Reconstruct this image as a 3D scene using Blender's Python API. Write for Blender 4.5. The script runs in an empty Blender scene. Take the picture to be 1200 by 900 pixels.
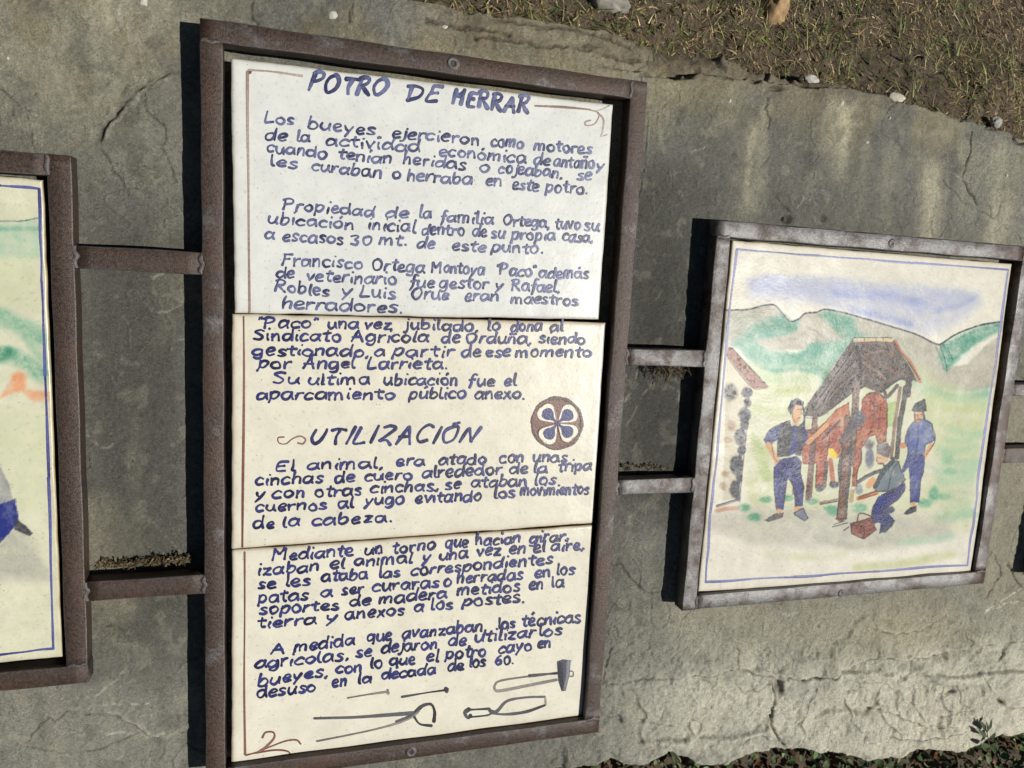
import bpy, bmesh, math, random
import numpy as np
from mathutils import Matrix, Vector

# ------------------------------------------------------------------ camera, sky, sun, exposure
# Working frame ("slab frame"): X along the slab, Y up its face, Z out of the face, metres; Z = 0 is the
# front of the steel frames.  The slab leans back on a grassy bank: TILT is its angle from the horizontal.
S = 0.75
TILT = math.radians(50)
M = Matrix.Rotation(TILT, 4, 'X')
CAMR = np.array([[0.95804147, -0.0103462, -0.28644283],
                 [0.05320237, 0.98840125, 0.14224089],
                 [0.2816488, -0.15151211, 0.94747983]])
FPX = 840.39
scene = bpy.context.scene
COL = scene.collection
cam = bpy.data.cameras.new('camera'); cam_o = bpy.data.objects.new('camera', cam); COL.objects.link(cam_o)
cam.sensor_width = 36; cam.sensor_fit = 'HORIZONTAL'; cam.lens = FPX * 36 / 1200
cam.clip_start = 0.02; cam.clip_end = 500
cam_o.matrix_world = M @ Matrix.Translation((0, 0, S)) @ Matrix(CAMR.tolist()).to_4x4()
scene.camera = cam_o

SUN_LOCAL = Vector((0.68, -0.11, 1.0)).normalized()
sun_w = (M.to_3x3() @ SUN_LOCAL).normalized()
world = bpy.data.worlds.new('World'); scene.world = world; world.use_nodes = True
wn = world.node_tree.nodes; wl = world.node_tree.links
bg = wn['Background']; sky = wn.new('ShaderNodeTexSky'); sky.sky_type = 'NISHITA'; sky.sun_disc = False
sky.sun_elevation = math.asin(sun_w.z); sky.sun_rotation = math.atan2(sun_w.x, sun_w.y)
wl.new(sky.outputs[0], bg.inputs[0]); bg.inputs[1].default_value = 0.05
sky.air_density = 0.35; sky.dust_density = 0.1
sun = bpy.data.lights.new('sun', 'SUN'); sun.energy = 5.0; sun.angle = math.radians(0.5); sun.color = (1.0, 0.975, 0.925)
sun_o = bpy.data.objects.new('sun', sun); COL.objects.link(sun_o)
sun_o.rotation_euler = sun_w.to_track_quat('Z', 'Y').to_euler(); sun_o.location = sun_w * 20
scene.view_settings.view_transform = 'Standard'; scene.view_settings.look = 'None'
scene.view_settings.exposure = -0.25; scene.view_settings.gamma = 1.0
scene.view_settings.use_curve_mapping = False
scene.cycles.max_bounces = 6

rng = np.random.default_rng(7)
random.seed(7)

# ------------------------------------------------------------------ measuring helpers
def plane(px, py, z):
    """photo measurement (1200 px wide) -> metres on the slab-parallel plane at height z"""
    px = np.asarray(px, float); py = np.asarray(py, float)
    dx = (px - 600) / FPX; dy = -(py - 450) / FPX
    d = np.stack([dx, dy, -np.ones_like(dx)], -1) @ CAMR.T
    t = (z - S) / d[..., 2]
    return d[..., :2] * t[..., None]
def photo(x, y, z):
    q = np.stack([x, y, z - S + np.zeros_like(x)], -1) @ CAMR
    return 600 + FPX * q[..., 0] / -q[..., 2], 450 - FPX * q[..., 1] / -q[..., 2]
def lin(c):
    c = np.asarray(c, float) / 255.0
    return np.where(c <= 0.04045, c / 12.92, ((c + 0.055) / 1.055) ** 2.4)

def vnoise(x, y, seed):
    r = np.random.default_rng(seed).random((257, 257)); r[-1] = r[0]; r[:, -1] = r[:, 0]
    xi = np.floor(x).astype(int); yi = np.floor(y).astype(int)
    fx = x - xi; fy = y - yi; xi %= 256; yi %= 256
    fx = fx * fx * (3 - 2 * fx); fy = fy * fy * (3 - 2 * fy)
    return (r[xi, yi] * (1 - fx) + r[xi + 1, yi] * fx) * (1 - fy) + (r[xi, yi + 1] * (1 - fx) + r[xi + 1, yi + 1] * fx) * fy
def fbm(x, y, freq, octv, seed, gain=0.5):
    s = 0; a = 1; n = 0
    for i in range(octv):
        s = s + a * vnoise(x * freq + 31.7 * i + 50, y * freq + 17.3 * i + 50, seed + i); n += a; a *= gain; freq *= 2.03
    return s / n
def facets(x, y, freq, seed):
    """tilted cells: a fractured-stone relief, about -1..1"""
    r = np.random.default_rng(seed); G = 64
    ox = r.random((G, G)); oy = r.random((G, G)); gx = r.normal(size=(G, G)); gy = r.normal(size=(G, G)); h = r.random((G, G))
    X = x * freq + 20; Y = y * freq + 20; wsum = np.full(X.shape, 1e-12); out = np.zeros(X.shape)
    xi = np.floor(X).astype(int); yi = np.floor(Y).astype(int)
    for a in (-1, 0, 1):
        for b in (-1, 0, 1):
            i = (xi + a) % G; j = (yi + b) % G
            dx = X - (xi + a + ox[i, j]); dy = Y - (yi + b + oy[i, j]); d = dx * dx + dy * dy
            v = gx[i, j] * dx + gy[i, j] * dy + h[i, j]
            w = np.exp(-26 * d); wsum += w; out += w * v
    return out / wsum
def sstep(a, b, x):
    t = np.clip((x - a) / (b - a), 0, 1); return t * t * (3 - 2 * t)
def dist_poly(x, y, P):
    """unsigned distance and signed side (left positive) to a polyline, over flat arrays"""
    best = np.full(x.shape, 1e9); side = np.zeros(x.shape); perp = np.zeros(x.shape)
    for (ax, ay), (bx, by) in zip(P[:-1], P[1:]):
        ux, uy = bx - ax, by - ay; L = ux * ux + uy * uy + 1e-18
        t = np.clip(((x - ax) * ux + (y - ay) * uy) / L, 0, 1)
        dx = x - ax - t * ux; dy = y - ay - t * uy; d = np.hypot(dx, dy)
        c = (ux * (y - ay) - uy * (x - ax)) / math.sqrt(L)
        m = (d < best - 1e-9) | ((d < best + 1e-9) & (np.abs(c) > np.abs(perp)))      # at a shared corner the squarer segment decides the side
        best = np.where(m, d, best); perp = np.where(m, c, perp)
    return best, np.sign(perp)
def smooth(P, n=6):
    P = np.asarray(P, float)
    if len(P) < 3: return np.stack([P[0] + (P[-1] - P[0]) * t for t in np.linspace(0, 1, n + 1)])
    Q = np.vstack([2 * P[0] - P[1], P, 2 * P[-1] - P[-2]]); out = []
    for i in range(1, len(Q) - 2):
        for t in np.linspace(0, 1, n, endpoint=False):
            a, b, c, d = Q[i - 1:i + 3]
            out.append(0.5 * (2 * b + (c - a) * t + (2 * a - 5 * b + 4 * c - d) * t * t + (3 * b - a - 3 * c + d) * t ** 3))
    out.append(P[-1]); return np.array(out)

# ------------------------------------------------------------------ object helpers
def fill_mesh(name, verts, faces, mat, col=None, smooth_sh=True, sizes=None):
    me = bpy.data.meshes.new(name); v = np.asarray(verts, np.float32)
    me.vertices.add(len(v)); me.vertices.foreach_set('co', v.ravel())
    if isinstance(faces, np.ndarray):
        k = faces.shape[1]; fl = faces.ravel(); st = np.arange(len(faces)) * k; tot = np.full(len(faces), k)
    else:
        tot = np.array([len(f) for f in faces]); st = np.concatenate([[0], np.cumsum(tot)[:-1]]); fl = np.concatenate([np.asarray(f) for f in faces])
    me.loops.add(len(fl)); me.loops.foreach_set('vertex_index', fl.astype(np.int32))
    me.polygons.add(len(st)); me.polygons.foreach_set('loop_start', st.astype(np.int32))
    me.polygons.foreach_set('use_smooth', np.full(len(st), smooth_sh))
    me.update(calc_edges=True); me.validate()
    if col is not None:
        c = np.asarray(col, np.float32)
        if c.shape[1] == 3: c = np.hstack([c, np.ones((len(c), 1), np.float32)])
        a = me.color_attributes.new('tint', 'FLOAT_COLOR', 'POINT'); a.data.foreach_set('color', c.ravel())
    if mat: me.materials.append(mat)
    return me
def tag(o, label, cat, group=None, kind=None):
    if label: o['label'] = label
    if cat: o['category'] = cat
    if group: o['group'] = group
    if kind: o['kind'] = kind
    return o
ORI = {}
def thing(name, org, label, cat, group=None):
    o = bpy.data.objects.new(name, None); COL.objects.link(o); o.empty_display_size = 0.02
    o.matrix_world = M @ Matrix.Translation(org); ORI[o] = np.array(org, float)
    return tag(o, label, cat, group)
def solo(name, org, verts, faces, mat, label=None, cat=None, group=None, kind=None, **k):
    me = fill_mesh(name, np.asarray(verts) - np.array(org), faces, mat, **k)
    o = bpy.data.objects.new(name, me); COL.objects.link(o); o.matrix_world = M @ Matrix.Translation(org); ORI[o] = np.array(org, float)
    return tag(o, label, cat, group, kind)
def part(name, parent, verts, faces, mat, label=None, **k):
    org = ORI[parent]
    me = fill_mesh(name, np.asarray(verts) - org, faces, mat, **k)
    o = bpy.data.objects.new(name, me); COL.objects.link(o); o.parent = parent; ORI[o] = org
    if label: o['label'] = label
    return o
class MB:
    def __init__(s): s.v = []; s.f = []; s.c = []; s.n = 0
    def add(s, v, f, c=None):
        v = np.asarray(v, float); s.v.append(v); s.f += [tuple(np.asarray(q) + s.n) for q in f]; s.n += len(v)
        s.c.append(np.tile(c, (len(v), 1)) if c is not None and np.ndim(c) == 1 else (np.asarray(c) if c is not None else np.ones((len(v), 3))))
    def get(s): return np.vstack(s.v), s.f
    def col(s): return np.vstack(s.c)
def grid_faces(nx, ny):
    i = np.arange(nx * ny).reshape(ny, nx)
    return np.stack([i[:-1, :-1], i[:-1, 1:], i[1:, 1:], i[1:, :-1]], -1).reshape(-1, 4)

# ------------------------------------------------------------------ materials
def new_mat(name):
    m = bpy.data.materials.new(name); m.use_nodes = True
    nt = m.node_tree; return m, nt.nodes, nt.links, nt.nodes['Principled BSDF']
def N(nodes, typ, **k):
    n = nodes.new(typ)
    for a, b in k.items(): setattr(n, a, b)
    return n
def noise(nodes, links, scale, detail=4, rough=0.6, vec=None):
    n = nodes.new('ShaderNodeTexNoise'); n.inputs['Scale'].default_value = scale; n.inputs['Detail'].default_value = detail; n.inputs['Roughness'].default_value = rough
    if vec is not None: links.new(vec, n.inputs['Vector'])
    return n
def ramp(nodes, links, src, pts):
    r = nodes.new('ShaderNodeValToRGB'); e = r.color_ramp.elements
    while len(e) < len(pts): e.new(0.5)
    for q, (p, c) in zip(e, pts):
        q.position = p; q.color = (c, c, c, 1) if np.isscalar(c) else (*c, 1)
    links.new(src, r.inputs[0]); return r
def mixc(nodes, links, a, b, fac, blend='MIX'):
    m = nodes.new('ShaderNodeMix'); m.data_type = 'RGBA'; m.blend_type = blend
    for sock, val in ((m.inputs[0], fac), (m.inputs[6], a), (m.inputs[7], b)):
        if hasattr(val, 'links'): links.new(val, sock)
        elif np.isscalar(val): sock.default_value = val
        else: sock.default_value = (*val, 1)
    return m.outputs[2]
def bump(nodes, links, src, dist, strength=1.0, prev=None):
    b = nodes.new('ShaderNodeBump'); b.inputs['Distance'].default_value = dist; b.inputs['Strength'].default_value = strength
    links.new(src, b.inputs['Height'])
    if prev is not None: links.new(prev, b.inputs['Normal'])
    return b.outputs[0]
def coords(nodes): return nodes.new('ShaderNodeTexCoord').outputs['Object']
def attr(nodes): a = nodes.new('ShaderNodeAttribute'); a.attribute_name = 'tint'; return a.outputs['Color']

def mat_stone():
    m, n, l, p = new_mat('stone'); co = coords(n); c = attr(n)
    n1 = noise(n, l, 560, 4, 0.85, co); n2 = noise(n, l, 220, 6, 0.8, co); n3 = noise(n, l, 60, 6, 0.8, co)
    r1 = ramp(n, l, n1.outputs[0], [(0.3, 0.25), (0.42, 0.8), (0.56, 1.08), (0.7, 1.8)])
    gm = ramp(n, l, noise(n, l, 28, 4, 0.7, co).outputs[0], [(0.35, 0.35), (0.62, 1.0)])
    r2 = ramp(n, l, n2.outputs[0], [(0.27, 0.5), (0.43, 0.93), (0.56, 1.06), (0.72, 1.38)])
    r3 = ramp(n, l, n3.outputs[0], [(0.3, 0.86), (0.5, 1.0), (0.72, 1.1)])
    b = mixc(n, l, c, r1.outputs[0], gm.outputs[0], 'MULTIPLY'); b = mixc(n, l, b, r2.outputs[0], 1.0, 'MULTIPLY'); b = mixc(n, l, b, r3.outputs[0], 1.0, 'MULTIPLY')
    l.new(b, p.inputs['Base Color']); p.inputs['Roughness'].default_value = 0.8; p.inputs['Specular IOR Level'].default_value = 0.25
    nb = bump(n, l, n2.outputs[0], 0.0032, 1.0); nb = bump(n, l, n1.outputs[0], 0.0012, 1.0, nb)
    l.new(nb, p.inputs['Normal']); return m
def mat_steel():
    m, n, l, p = new_mat('rusty_steel'); co = coords(n); c = attr(n)
    sep = n.new('ShaderNodeSeparateColor'); l.new(c, sep.inputs[0])
    n1 = noise(n, l, 38, 5, 0.65, co); n2 = noise(n, l, 300, 5, 0.8, co); n3 = noise(n, l, 1000, 3, 0.75, co); n4 = noise(n, l, 14, 4, 0.6, co)
    ad = N(n, 'ShaderNodeMath', operation='ADD'); l.new(n1.outputs[0], ad.inputs[0]); l.new(sep.outputs[0], ad.inputs[1])
    a2 = N(n, 'ShaderNodeMath', operation='MULTIPLY_ADD'); l.new(n4.outputs[0], a2.inputs[0]); a2.inputs[1].default_value = 0.7; l.new(ad.outputs[0], a2.inputs[2])
    rust = ramp(n, l, a2.outputs[0], [(0.78, 0.0), (1.28, 1.0)])
    r_ = N(n, 'ShaderNodeMath', operation='MULTIPLY_ADD', use_clamp=True); l.new(sep.outputs[1], r_.inputs[0]); r_.inputs[1].default_value = -0.8; l.new(rust.outputs[0], r_.inputs[2]); rust = r_
    steel = mixc(n, l, (0.15, 0.147, 0.143), (0.36, 0.352, 0.343), n1.outputs[0])
    rcol = mixc(n, l, (0.042, 0.03, 0.024), (0.115, 0.068, 0.045), ramp(n, l, n2.outputs[0], [(0.32, 0.0), (0.68, 1.0)]).outputs[0])
    rcol = mixc(n, l, rcol, (0.15, 0.072, 0.04), ramp(n, l, n4.outputs[0], [(0.54, 0.0), (0.72, 0.45)]).outputs[0])
    base = mixc(n, l, steel, rcol, rust.outputs[0])
    base = mixc(n, l, base, ramp(n, l, n3.outputs[0], [(0.34, 0.5), (0.46, 0.9), (0.62, 1.18)]).outputs[0], 1.0, 'MULTIPLY')
    base = mixc(n, l, base, ramp(n, l, n2.outputs[0], [(0.3, 0.35), (0.5, 0.78)]).outputs[0], 1.0, 'MULTIPLY')
    l.new(base, p.inputs['Base Color'])
    me = N(n, 'ShaderNodeMath', operation='MULTIPLY_ADD'); l.new(rust.outputs[0], me.inputs[0]); me.inputs[1].default_value = -0.45; me.inputs[2].default_value = 0.65
    l.new(me.outputs[0], p.inputs['Metallic'])
    ro = N(n, 'ShaderNodeMath', operation='MULTIPLY_ADD'); l.new(n3.outputs[0], ro.inputs[0]); ro.inputs[1].default_value = 0.3; ro.inputs[2].default_value = 0.22
    l.new(ro.outputs[0], p.inputs['Roughness'])
    nb = bump(n, l, n2.outputs[0], 0.0007, 0.9); nb = bump(n, l, n3.outputs[0], 0.0004, 0.9, nb); l.new(nb, p.inputs['Normal'])
    return m
def mat_glaze(name, rough, bumpd, spec):
    m, n, l, p = new_mat(name); co = coords(n); c = attr(n)
    n1 = noise(n, l, 45, 4, 0.6, co); n2 = noise(n, l, 260, 3, 0.6, co); n3 = noise(n, l, 900, 2, 0.6, co)
    vo = n.new('ShaderNodeTexVoronoi'); vo.inputs['Scale'].default_value = 130; l.new(co, vo.inputs['Vector'])
    b = mixc(n, l, c, ramp(n, l, n1.outputs[0], [(0.3, 0.9), (0.6, 1.0), (0.8, 1.03)]).outputs[0], 1.0, 'MULTIPLY')
    b = mixc(n, l, b, ramp(n, l, n2.outputs[0], [(0.27, 0.8), (0.42, 1.0)]).outputs[0], 1.0, 'MULTIPLY')
    if True:
        pit = ramp(n, l, vo.outputs['Distance'], [(0.045, 0.28), (0.10, 1.0)])
        sel = ramp(n, l, noise(n, l, 70, 2, 0.5, co).outputs[0], [(0.52, 0.0), (0.62, 1.0)])
        pm = mixc(n, l, (1, 1, 1), pit.outputs[0], sel.outputs[0]); b = mixc(n, l, b, pm, 1.0, 'MULTIPLY')
    l.new(b, p.inputs['Base Color']); p.inputs['Roughness'].default_value = rough; p.inputs['Specular IOR Level'].default_value = spec
    nb = bump(n, l, n1.outputs[0], 0.0008, 0.5); nb = bump(n, l, n2.outputs[0], bumpd, 0.8, nb); nb = bump(n, l, n3.outputs[0], bumpd * 0.3, 0.8, nb)
    lum = n.new('ShaderNodeRGBToBW'); l.new(c, lum.inputs[0])          # thick dark ink dries to a crust that sparkles
    cr = ramp(n, l, lum.outputs[0], [(0.03, 0.8), (0.075, 0.0)])
    n4 = noise(n, l, 1100, 2, 0.7, co); b4 = n.new('ShaderNodeBump'); b4.inputs['Distance'].default_value = 0.00032; l.new(cr.outputs[0], b4.inputs['Strength']); l.new(n4.outputs[0], b4.inputs['Height']); l.new(nb, b4.inputs['Normal']); nb = b4.outputs[0]
    rm = N(n, 'ShaderNodeMath', operation='MULTIPLY_ADD'); l.new(cr.outputs[0], rm.inputs[0]); rm.inputs[1].default_value = -0.06; rm.inputs[2].default_value = rough; l.new(rm.outputs[0], p.inputs['Roughness'])
    sm = N(n, 'ShaderNodeMath', operation='MULTIPLY_ADD'); l.new(cr.outputs[0], sm.inputs[0]); sm.inputs[1].default_value = 0.06; sm.inputs[2].default_value = spec; l.new(sm.outputs[0], p.inputs['Specular IOR Level'])
    l.new(nb, p.inputs['Normal']); return m
def mat_paint():
    m, n, l, p = new_mat('brush_paint'); co = coords(n); c = attr(n)
    n1 = noise(n, l, 420, 3, 0.6, co)
    b = mixc(n, l, c, ramp(n, l, n1.outputs[0], [(0.3, 0.75), (0.55, 1.0), (0.75, 1.35)]).outputs[0], 1.0, 'MULTIPLY')
    l.new(b, p.inputs['Base Color']); p.inputs['Roughness'].default_value = 0.42
    l.new(bump(n, l, n1.outputs[0], 0.0004, 0.7), p.inputs['Normal']); return m
def mat_tint(name, rough=0.8, trans=0.0, var=0.25, scale=120):
    m, n, l, p = new_mat(name); co = coords(n); c = attr(n)
    n1 = noise(n, l, scale, 4, 0.6, co)
    b = mixc(n, l, c, ramp(n, l, n1.outputs[0], [(0.3, 1 - var), (0.7, 1 + var)]).outputs[0], 1.0, 'MULTIPLY')
    l.new(b, p.inputs['Base Color']); p.inputs['Roughness'].default_value = rough; p.inputs['Specular IOR Level'].default_value = 0.3
    l.new(bump(n, l, n1.outputs[0], 0.002, 0.6), p.inputs['Normal'])
    return m
def mat_soil():
    m, n, l, p = new_mat('soil'); co = coords(n)
    n1 = noise(n, l, 7, 6, 0.65, co); n2 = noise(n, l, 90, 6, 0.75, co); n3 = noise(n, l, 420, 3, 0.7, co)
    b = mixc(n, l, (0.11, 0.082, 0.053), (0.31, 0.235, 0.155), ramp(n, l, n2.outputs[0], [(0.35, 0.0), (0.68, 1.0)]).outputs[0])
    b = mixc(n, l, b, (0.06, 0.065, 0.025), ramp(n, l, n1.outputs[0], [(0.5, 0.0), (0.65, 0.6)]).outputs[0])
    b = mixc(n, l, b, (0.26, 0.2, 0.12), ramp(n, l, n3.outputs[0], [(0.62, 0.0), (0.72, 0.7)]).outputs[0])
    l.new(b, p.inputs['Base Color']); p.inputs['Roughness'].default_value = 0.95
    nb = bump(n, l, n2.outputs[0], 0.02, 1.0); nb = bump(n, l, n3.outputs[0], 0.004, 1.0, nb); l.new(nb, p.inputs['Normal'])
    return m
STONE = mat_stone(); STEEL = mat_steel(); GLAZE = mat_glaze('glazed_ceramic', 0.27, 0.0001, 0.45); GLOSS = mat_glaze('glossy_ceramic', 0.3, 0.00016, 0.1)
PAINT = mat_paint(); SOIL = mat_soil(); LEAF = mat_tint('leaf', 0.6, 0, 0.3, 200); STRAW = mat_tint('straw', 0.75, 0, 0.25, 300)
ROCKM = mat_tint('rock', 0.9, 0, 0.35, 90); WHITE = mat_tint('lichen', 0.9, 0, 0.2, 400); DEBRIS = mat_tint('debris', 0.95, 0, 0.4, 500)

# ------------------------------------------------------------------ the ground (terraced bank, one sheet)
WZ = -0.026                                        # mean depth of the slab face behind the frame fronts
def top_line():
    return [(-700, -190), (0, -92), (200, -60), (400, -24), (512, 0), (550, 10), (585, 15), (620, 16), (655, 24), (692, 31), (730, 37), (780, 50),
            (827, 61), (873, 69), (902, 79), (943, 88), (1007, 96), (1042, 108), (1095, 117), (1142, 131), (1200, 157), (1260, 176), (1330, 205)]
def bottom_line():
    return [(1330, 842), (1260, 850), (1200, 859), (1171, 861), (1148, 869), (1129, 880), (1100, 878), (1071, 877), (1054, 884), (1033, 890), (1008, 889), (987, 880),
            (962, 880), (933, 877), (908, 875), (879, 880), (854, 889), (829, 895), (802, 889), (783, 880), (762, 895), (746, 898), (717, 890), (700, 899),
            (660, 906), (560, 925), (400, 960), (200, 985), (0, 1010), (-700, 1060)]
TOPP = np.array([plane(x, y, WZ) for x, y in top_line()]); BOTP = np.array([plane(x, y, WZ) for x, y in bottom_line()])
def ytop(x): return np.interp(x, TOPP[:, 0], TOPP[:, 1])
def ybot(x): return np.interp(x, BOTP[::-1, 0], BOTP[::-1, 1])
SL = 0.42
def ground_z(x, y):
    yt = ytop(x) - 0.015; yb = ybot(x) - 0.03
    z = np.full(np.shape(x), -0.088) - np.maximum(y - yt, 0) * SL + np.maximum(yb - y, 0) * 0.55
    bumpy = (fbm(x, y, 9, 4, 400) - 0.5) * 0.035 + (fbm(x, y, 50, 3, 420) - 0.5) * 0.014
    return z + bumpy - 0.035 * sstep(0.0, 0.02, yt - y) - 0.018 * sstep(0.0, 0.03, y - yb) * 1.0
def axis(core0, core1, step, far, ratio=1.35):
    a = list(np.arange(core0, core1 + step, step)); s = step; lo = []; v = core0
    while v > -far: s *= ratio; v -= s; lo.append(v)
    s = step; v = a[-1]; hi = []
    while v < far: s *= ratio; v += s; hi.append(v)
    return np.array(lo[::-1] + a + hi)
gx = axis(-0.6, 1.5, 0.012, 60); gy = axis(-1.0, 1.0, 0.012, 60)
GX, GY = np.meshgrid(gx, gy)
GZ = ground_z(GX.ravel(), GY.ravel()).reshape(GX.shape)
solo('ground', (0.3, 0.6, -0.3), np.stack([GX, GY, GZ], -1).reshape(-1, 3), grid_faces(len(gx), len(gy)), SOIL,
     'bare brown soil of the bank above and below the slab', 'ground', kind='structure')

# ------------------------------------------------------------------ the stone slab
def build_slab():
    step = 0.0014
    xs = np.concatenate([np.arange(-0.62, -0.36, 0.004), np.arange(-0.36, 1.06, step), np.arange(1.06, 1.28, 0.004)])
    ys = np.arange(-0.70, 0.40, step)
    X, Y = np.meshgrid(xs, ys); x = X.ravel(); y = Y.ravel()
    px, py = photo(x, y, WZ)                      # where each spot of the face was measured on the photograph
    # mean face: sags away behind the middle frame, comes forward under the right one
    z = np.interp(x, [-0.6, -0.2, -0.05, 0.15, 0.36, 0.47, 0.95, 1.3], [-0.0265, -0.0245, -0.036, -0.037, -0.031, -0.0245, -0.0235, -0.024])
    z += (fbm(x, y, 6, 4, 1) - 0.5) * 0.006
    low = sstep(700, 800, py + 0.05 * (px - 700) * (px > 700)) * (0.12 + 0.88 * sstep(540, 720, px))   # fractured lower border
    rough = np.clip(0.18 + 0.9 * low + 0.3 * sstep(120, 60, py - 0.12 * (px - 600)), 0, 1)
    wx = x + (fbm(x, y, 30, 3, 70) - 0.5) * 0.03; wy = y + (fbm(x, y, 30, 3, 75) - 0.5) * 0.03
    z += facets(wx, wy * 1.5, 9, 5) * 0.0042 * rough * (0.12 + low) + facets(wx, wy * 1.6, 24, 8) * 0.0016 * rough * low + facets(wx, wy, 42, 6) * 0.0005 * (0.35 + rough)
    z += (fbm(x, y, 120, 4, 20, 0.65) - 0.5) * 0.0034 * (0.55 + rough) + (fbm(x, y, 14, 3, 30) - 0.5) * 0.007 * rough
    lam = fbm(x + 0.6 * y, y, 1, 1, 33) * 0
    # bedding ledges: (photo polyline, height, ramp width, reach, upper side first)
    recess_dark = np.zeros_like(x); chalk = np.zeros_like(x)
    def pl(P): return plane(*np.array(P, float).T, WZ)
    jx = x + (fbm(x, y, 90, 3, 81) - 0.5) * 0.008; jy = y + (fbm(x, y, 90, 3, 84) - 0.5) * 0.008
    brk = sstep(0.26, 0.52, fbm(x, y, 60, 3, 87)); thick = 0.5 + 0.9 * fbm(x, y, 80, 2, 89)
    def ledge(P, h, w=0.002, reach=0.06):
        nonlocal z, recess_dark, chalk
        Q = pl(P); d, s = dist_poly(jx, jy, Q); sd = d * s
        end = np.minimum(np.hypot(jx - Q[0][0], jy - Q[0][1]), np.hypot(jx - Q[-1][0], jy - Q[-1][1])); fade = sstep(0.0005, 0.014, end - d)
        z += 1.5 * fade * h * (0.35 + 0.65 * brk) * (sstep(-w, w, sd) - 0.5) * np.exp(-(d / reach) ** 2)
        recess_dark += 0.3 * brk * fade * np.exp(-((sd - np.sign(h) * -0.001) / 0.0016) ** 2) * (d < 0.02)
        chalk += 0.35 * fade * np.exp(-((sd - np.sign(h) * 0.003) / 0.0022) ** 2)
    def crack(P, depth=0.0035, w=0.0011):
        nonlocal z, recess_dark
        Q = pl(P); d, s = dist_poly(jx, jy, Q); g = np.exp(-(d / (w * thick)) ** 2) * (0.35 + 0.65 * brk)
        z -= depth * 0.9 * g; recess_dark += 0.6 * g
    ledge([(205, 82), (185, 92), (165, 105), (147, 122), (135, 137), (122, 150), (119, 170), (125, 180)], 0.0045, 0.0035, 0.05)
    crack([(205, 82), (185, 91), (165, 103), (147, 121), (122, 149), (119, 170), (126, 182), (130, 197), (142, 212), (150, 228)], 0.002, 0.0009)
    crack([(167, 110), (172, 130), (192, 150), (195, 162), (189, 172), (197, 186), (205, 215)], 0.002, 0.0008)
    crack([(0, 106), (20, 120), (38, 130)], 0.001, 0.0008)
    ledge([(780, 794), (820, 789), (864, 782), (880, 787), (934, 794), (976, 791), (1007, 778), (1021, 771), (1070, 774), (1112, 764), (1147, 754), (1230, 748)], 0.0035, 0.0022, 0.03)
    crack([(934, 795), (976, 791), (1007, 778), (1021, 772), (1070, 774), (1100, 768)], 0.004, 0.001)
    ledge([(934, 796), (990, 789), (1021, 787), (1046, 791), (1060, 796), (1084, 791), (1123, 792), (1144, 789), (1210, 784)], -0.004, 0.0022, 0.03)
    crack([(780, 794), (820, 788), (864, 782)], 0.002, 0.0009)
    crack([(906, 796), (904, 824), (901, 848), (909, 862), (923, 878)], 0.007, 0.0016)
    crack([(862, 752), (864, 782)], 0.002, 0.001); crack([(858, 798), (868, 812), (885, 808), (905, 800)], 0.0015, 0.0009)
    ledge([(740, 870), (790, 868), (850, 862), (880, 856), (900, 850)], -0.003, 0.002, 0.02)
    crack([(1115, 800), (1120, 820), (1129, 828), (1116, 832), (1098, 838)], 0.003, 0.001)
    ledge([(990, 812), (1010, 800), (1040, 800), (1055, 815), (1050, 840)], 0.003, 0.004, 0.02)
    ledge([(940, 870), (975, 856), (1000, 835), (1030, 830), (1080, 850), (1120, 845)], 0.004, 0.004, 0.02)
    ledge([(113, 832), (140, 843), (159, 851), (170, 862), (193, 870), (223, 855), (236, 845)], 0.0032, 0.0018, 0.02)
    crack([(76, 834), (64, 848), (58, 842), (40, 855), (20, 880)], 0.0015, 0.0008); crack([(76, 834), (113, 836), (130, 842)], 0.0015, 0.0008)
    crack([(0, 880), (40, 875), (75, 884), (110, 880), (160, 862)], 0.0012, 0.0008); crack([(125, 733), (140, 738), (150, 748)], 0.002, 0.001)
    crack([(717, 662), (730, 665), (740, 682), (755, 695), (777, 692)], 0.0025, 0.0009)
    crack([(709, 803), (750, 797), (780, 794)], 0.0025, 0.0009); crack([(716, 760), (712, 780), (706, 800)], 0.0025, 0.001)
    crack([(1139, 155), (1136, 181), (1127, 207), (1142, 239)], 0.004, 0.0011); crack([(1105, 210), (1125, 235), (1160, 255), (1180, 268)], 0.0015, 0.001)
    crack([(902, 184), (888, 201), (902, 219), (911, 233), (925, 248)], 0.0022, 0.001)
    crack([(900, 115), (896, 130), (903, 138), (899, 150)], 0.002, 0.0009)
    crack([(295, 0), (295, 17), (300, 26)], 0.003, 0.0009); crack([(414, 0), (411, 12), (409, 22)], 0.003, 0.0009)
    crack([(1165, 650), (1172, 670), (1160, 690), (1152, 700)], 0.003, 0.001); crack([(1180, 660), (1186, 675), (1200, 690)], 0.003, 0.0012)
    for fr, sd_, gate, dep in ((9, 301, 0.50, 0.0012), (16, 305, 0.52, 0.0009), (34, 309, 0.55, 0.0006)):
        rid = np.exp(-((fbm(x, y * 1.15, fr, 3, sd_) - 0.5) * 2.6 / (fr * 0.0011)) ** 2) * sstep(gate, gate + 0.12, fbm(x, y, 11, 3, sd_ + 2))
        z -= dep * rid; recess_dark += 0.28 * rid; chalk += 0.2 * np.roll(rid, 2)
    sc0 = np.exp(-((fbm(x * 1.0 + y * 0.8, y - x * 0.5, 13, 2, 321) - 0.5) * 2.6 / 0.016) ** 2) * sstep(0.55, 0.66, fbm(x, y, 17, 3, 325)); chalk += 0.5 * sc0 * (fbm(x, y, 200, 2, 327) > 0.45)
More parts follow.
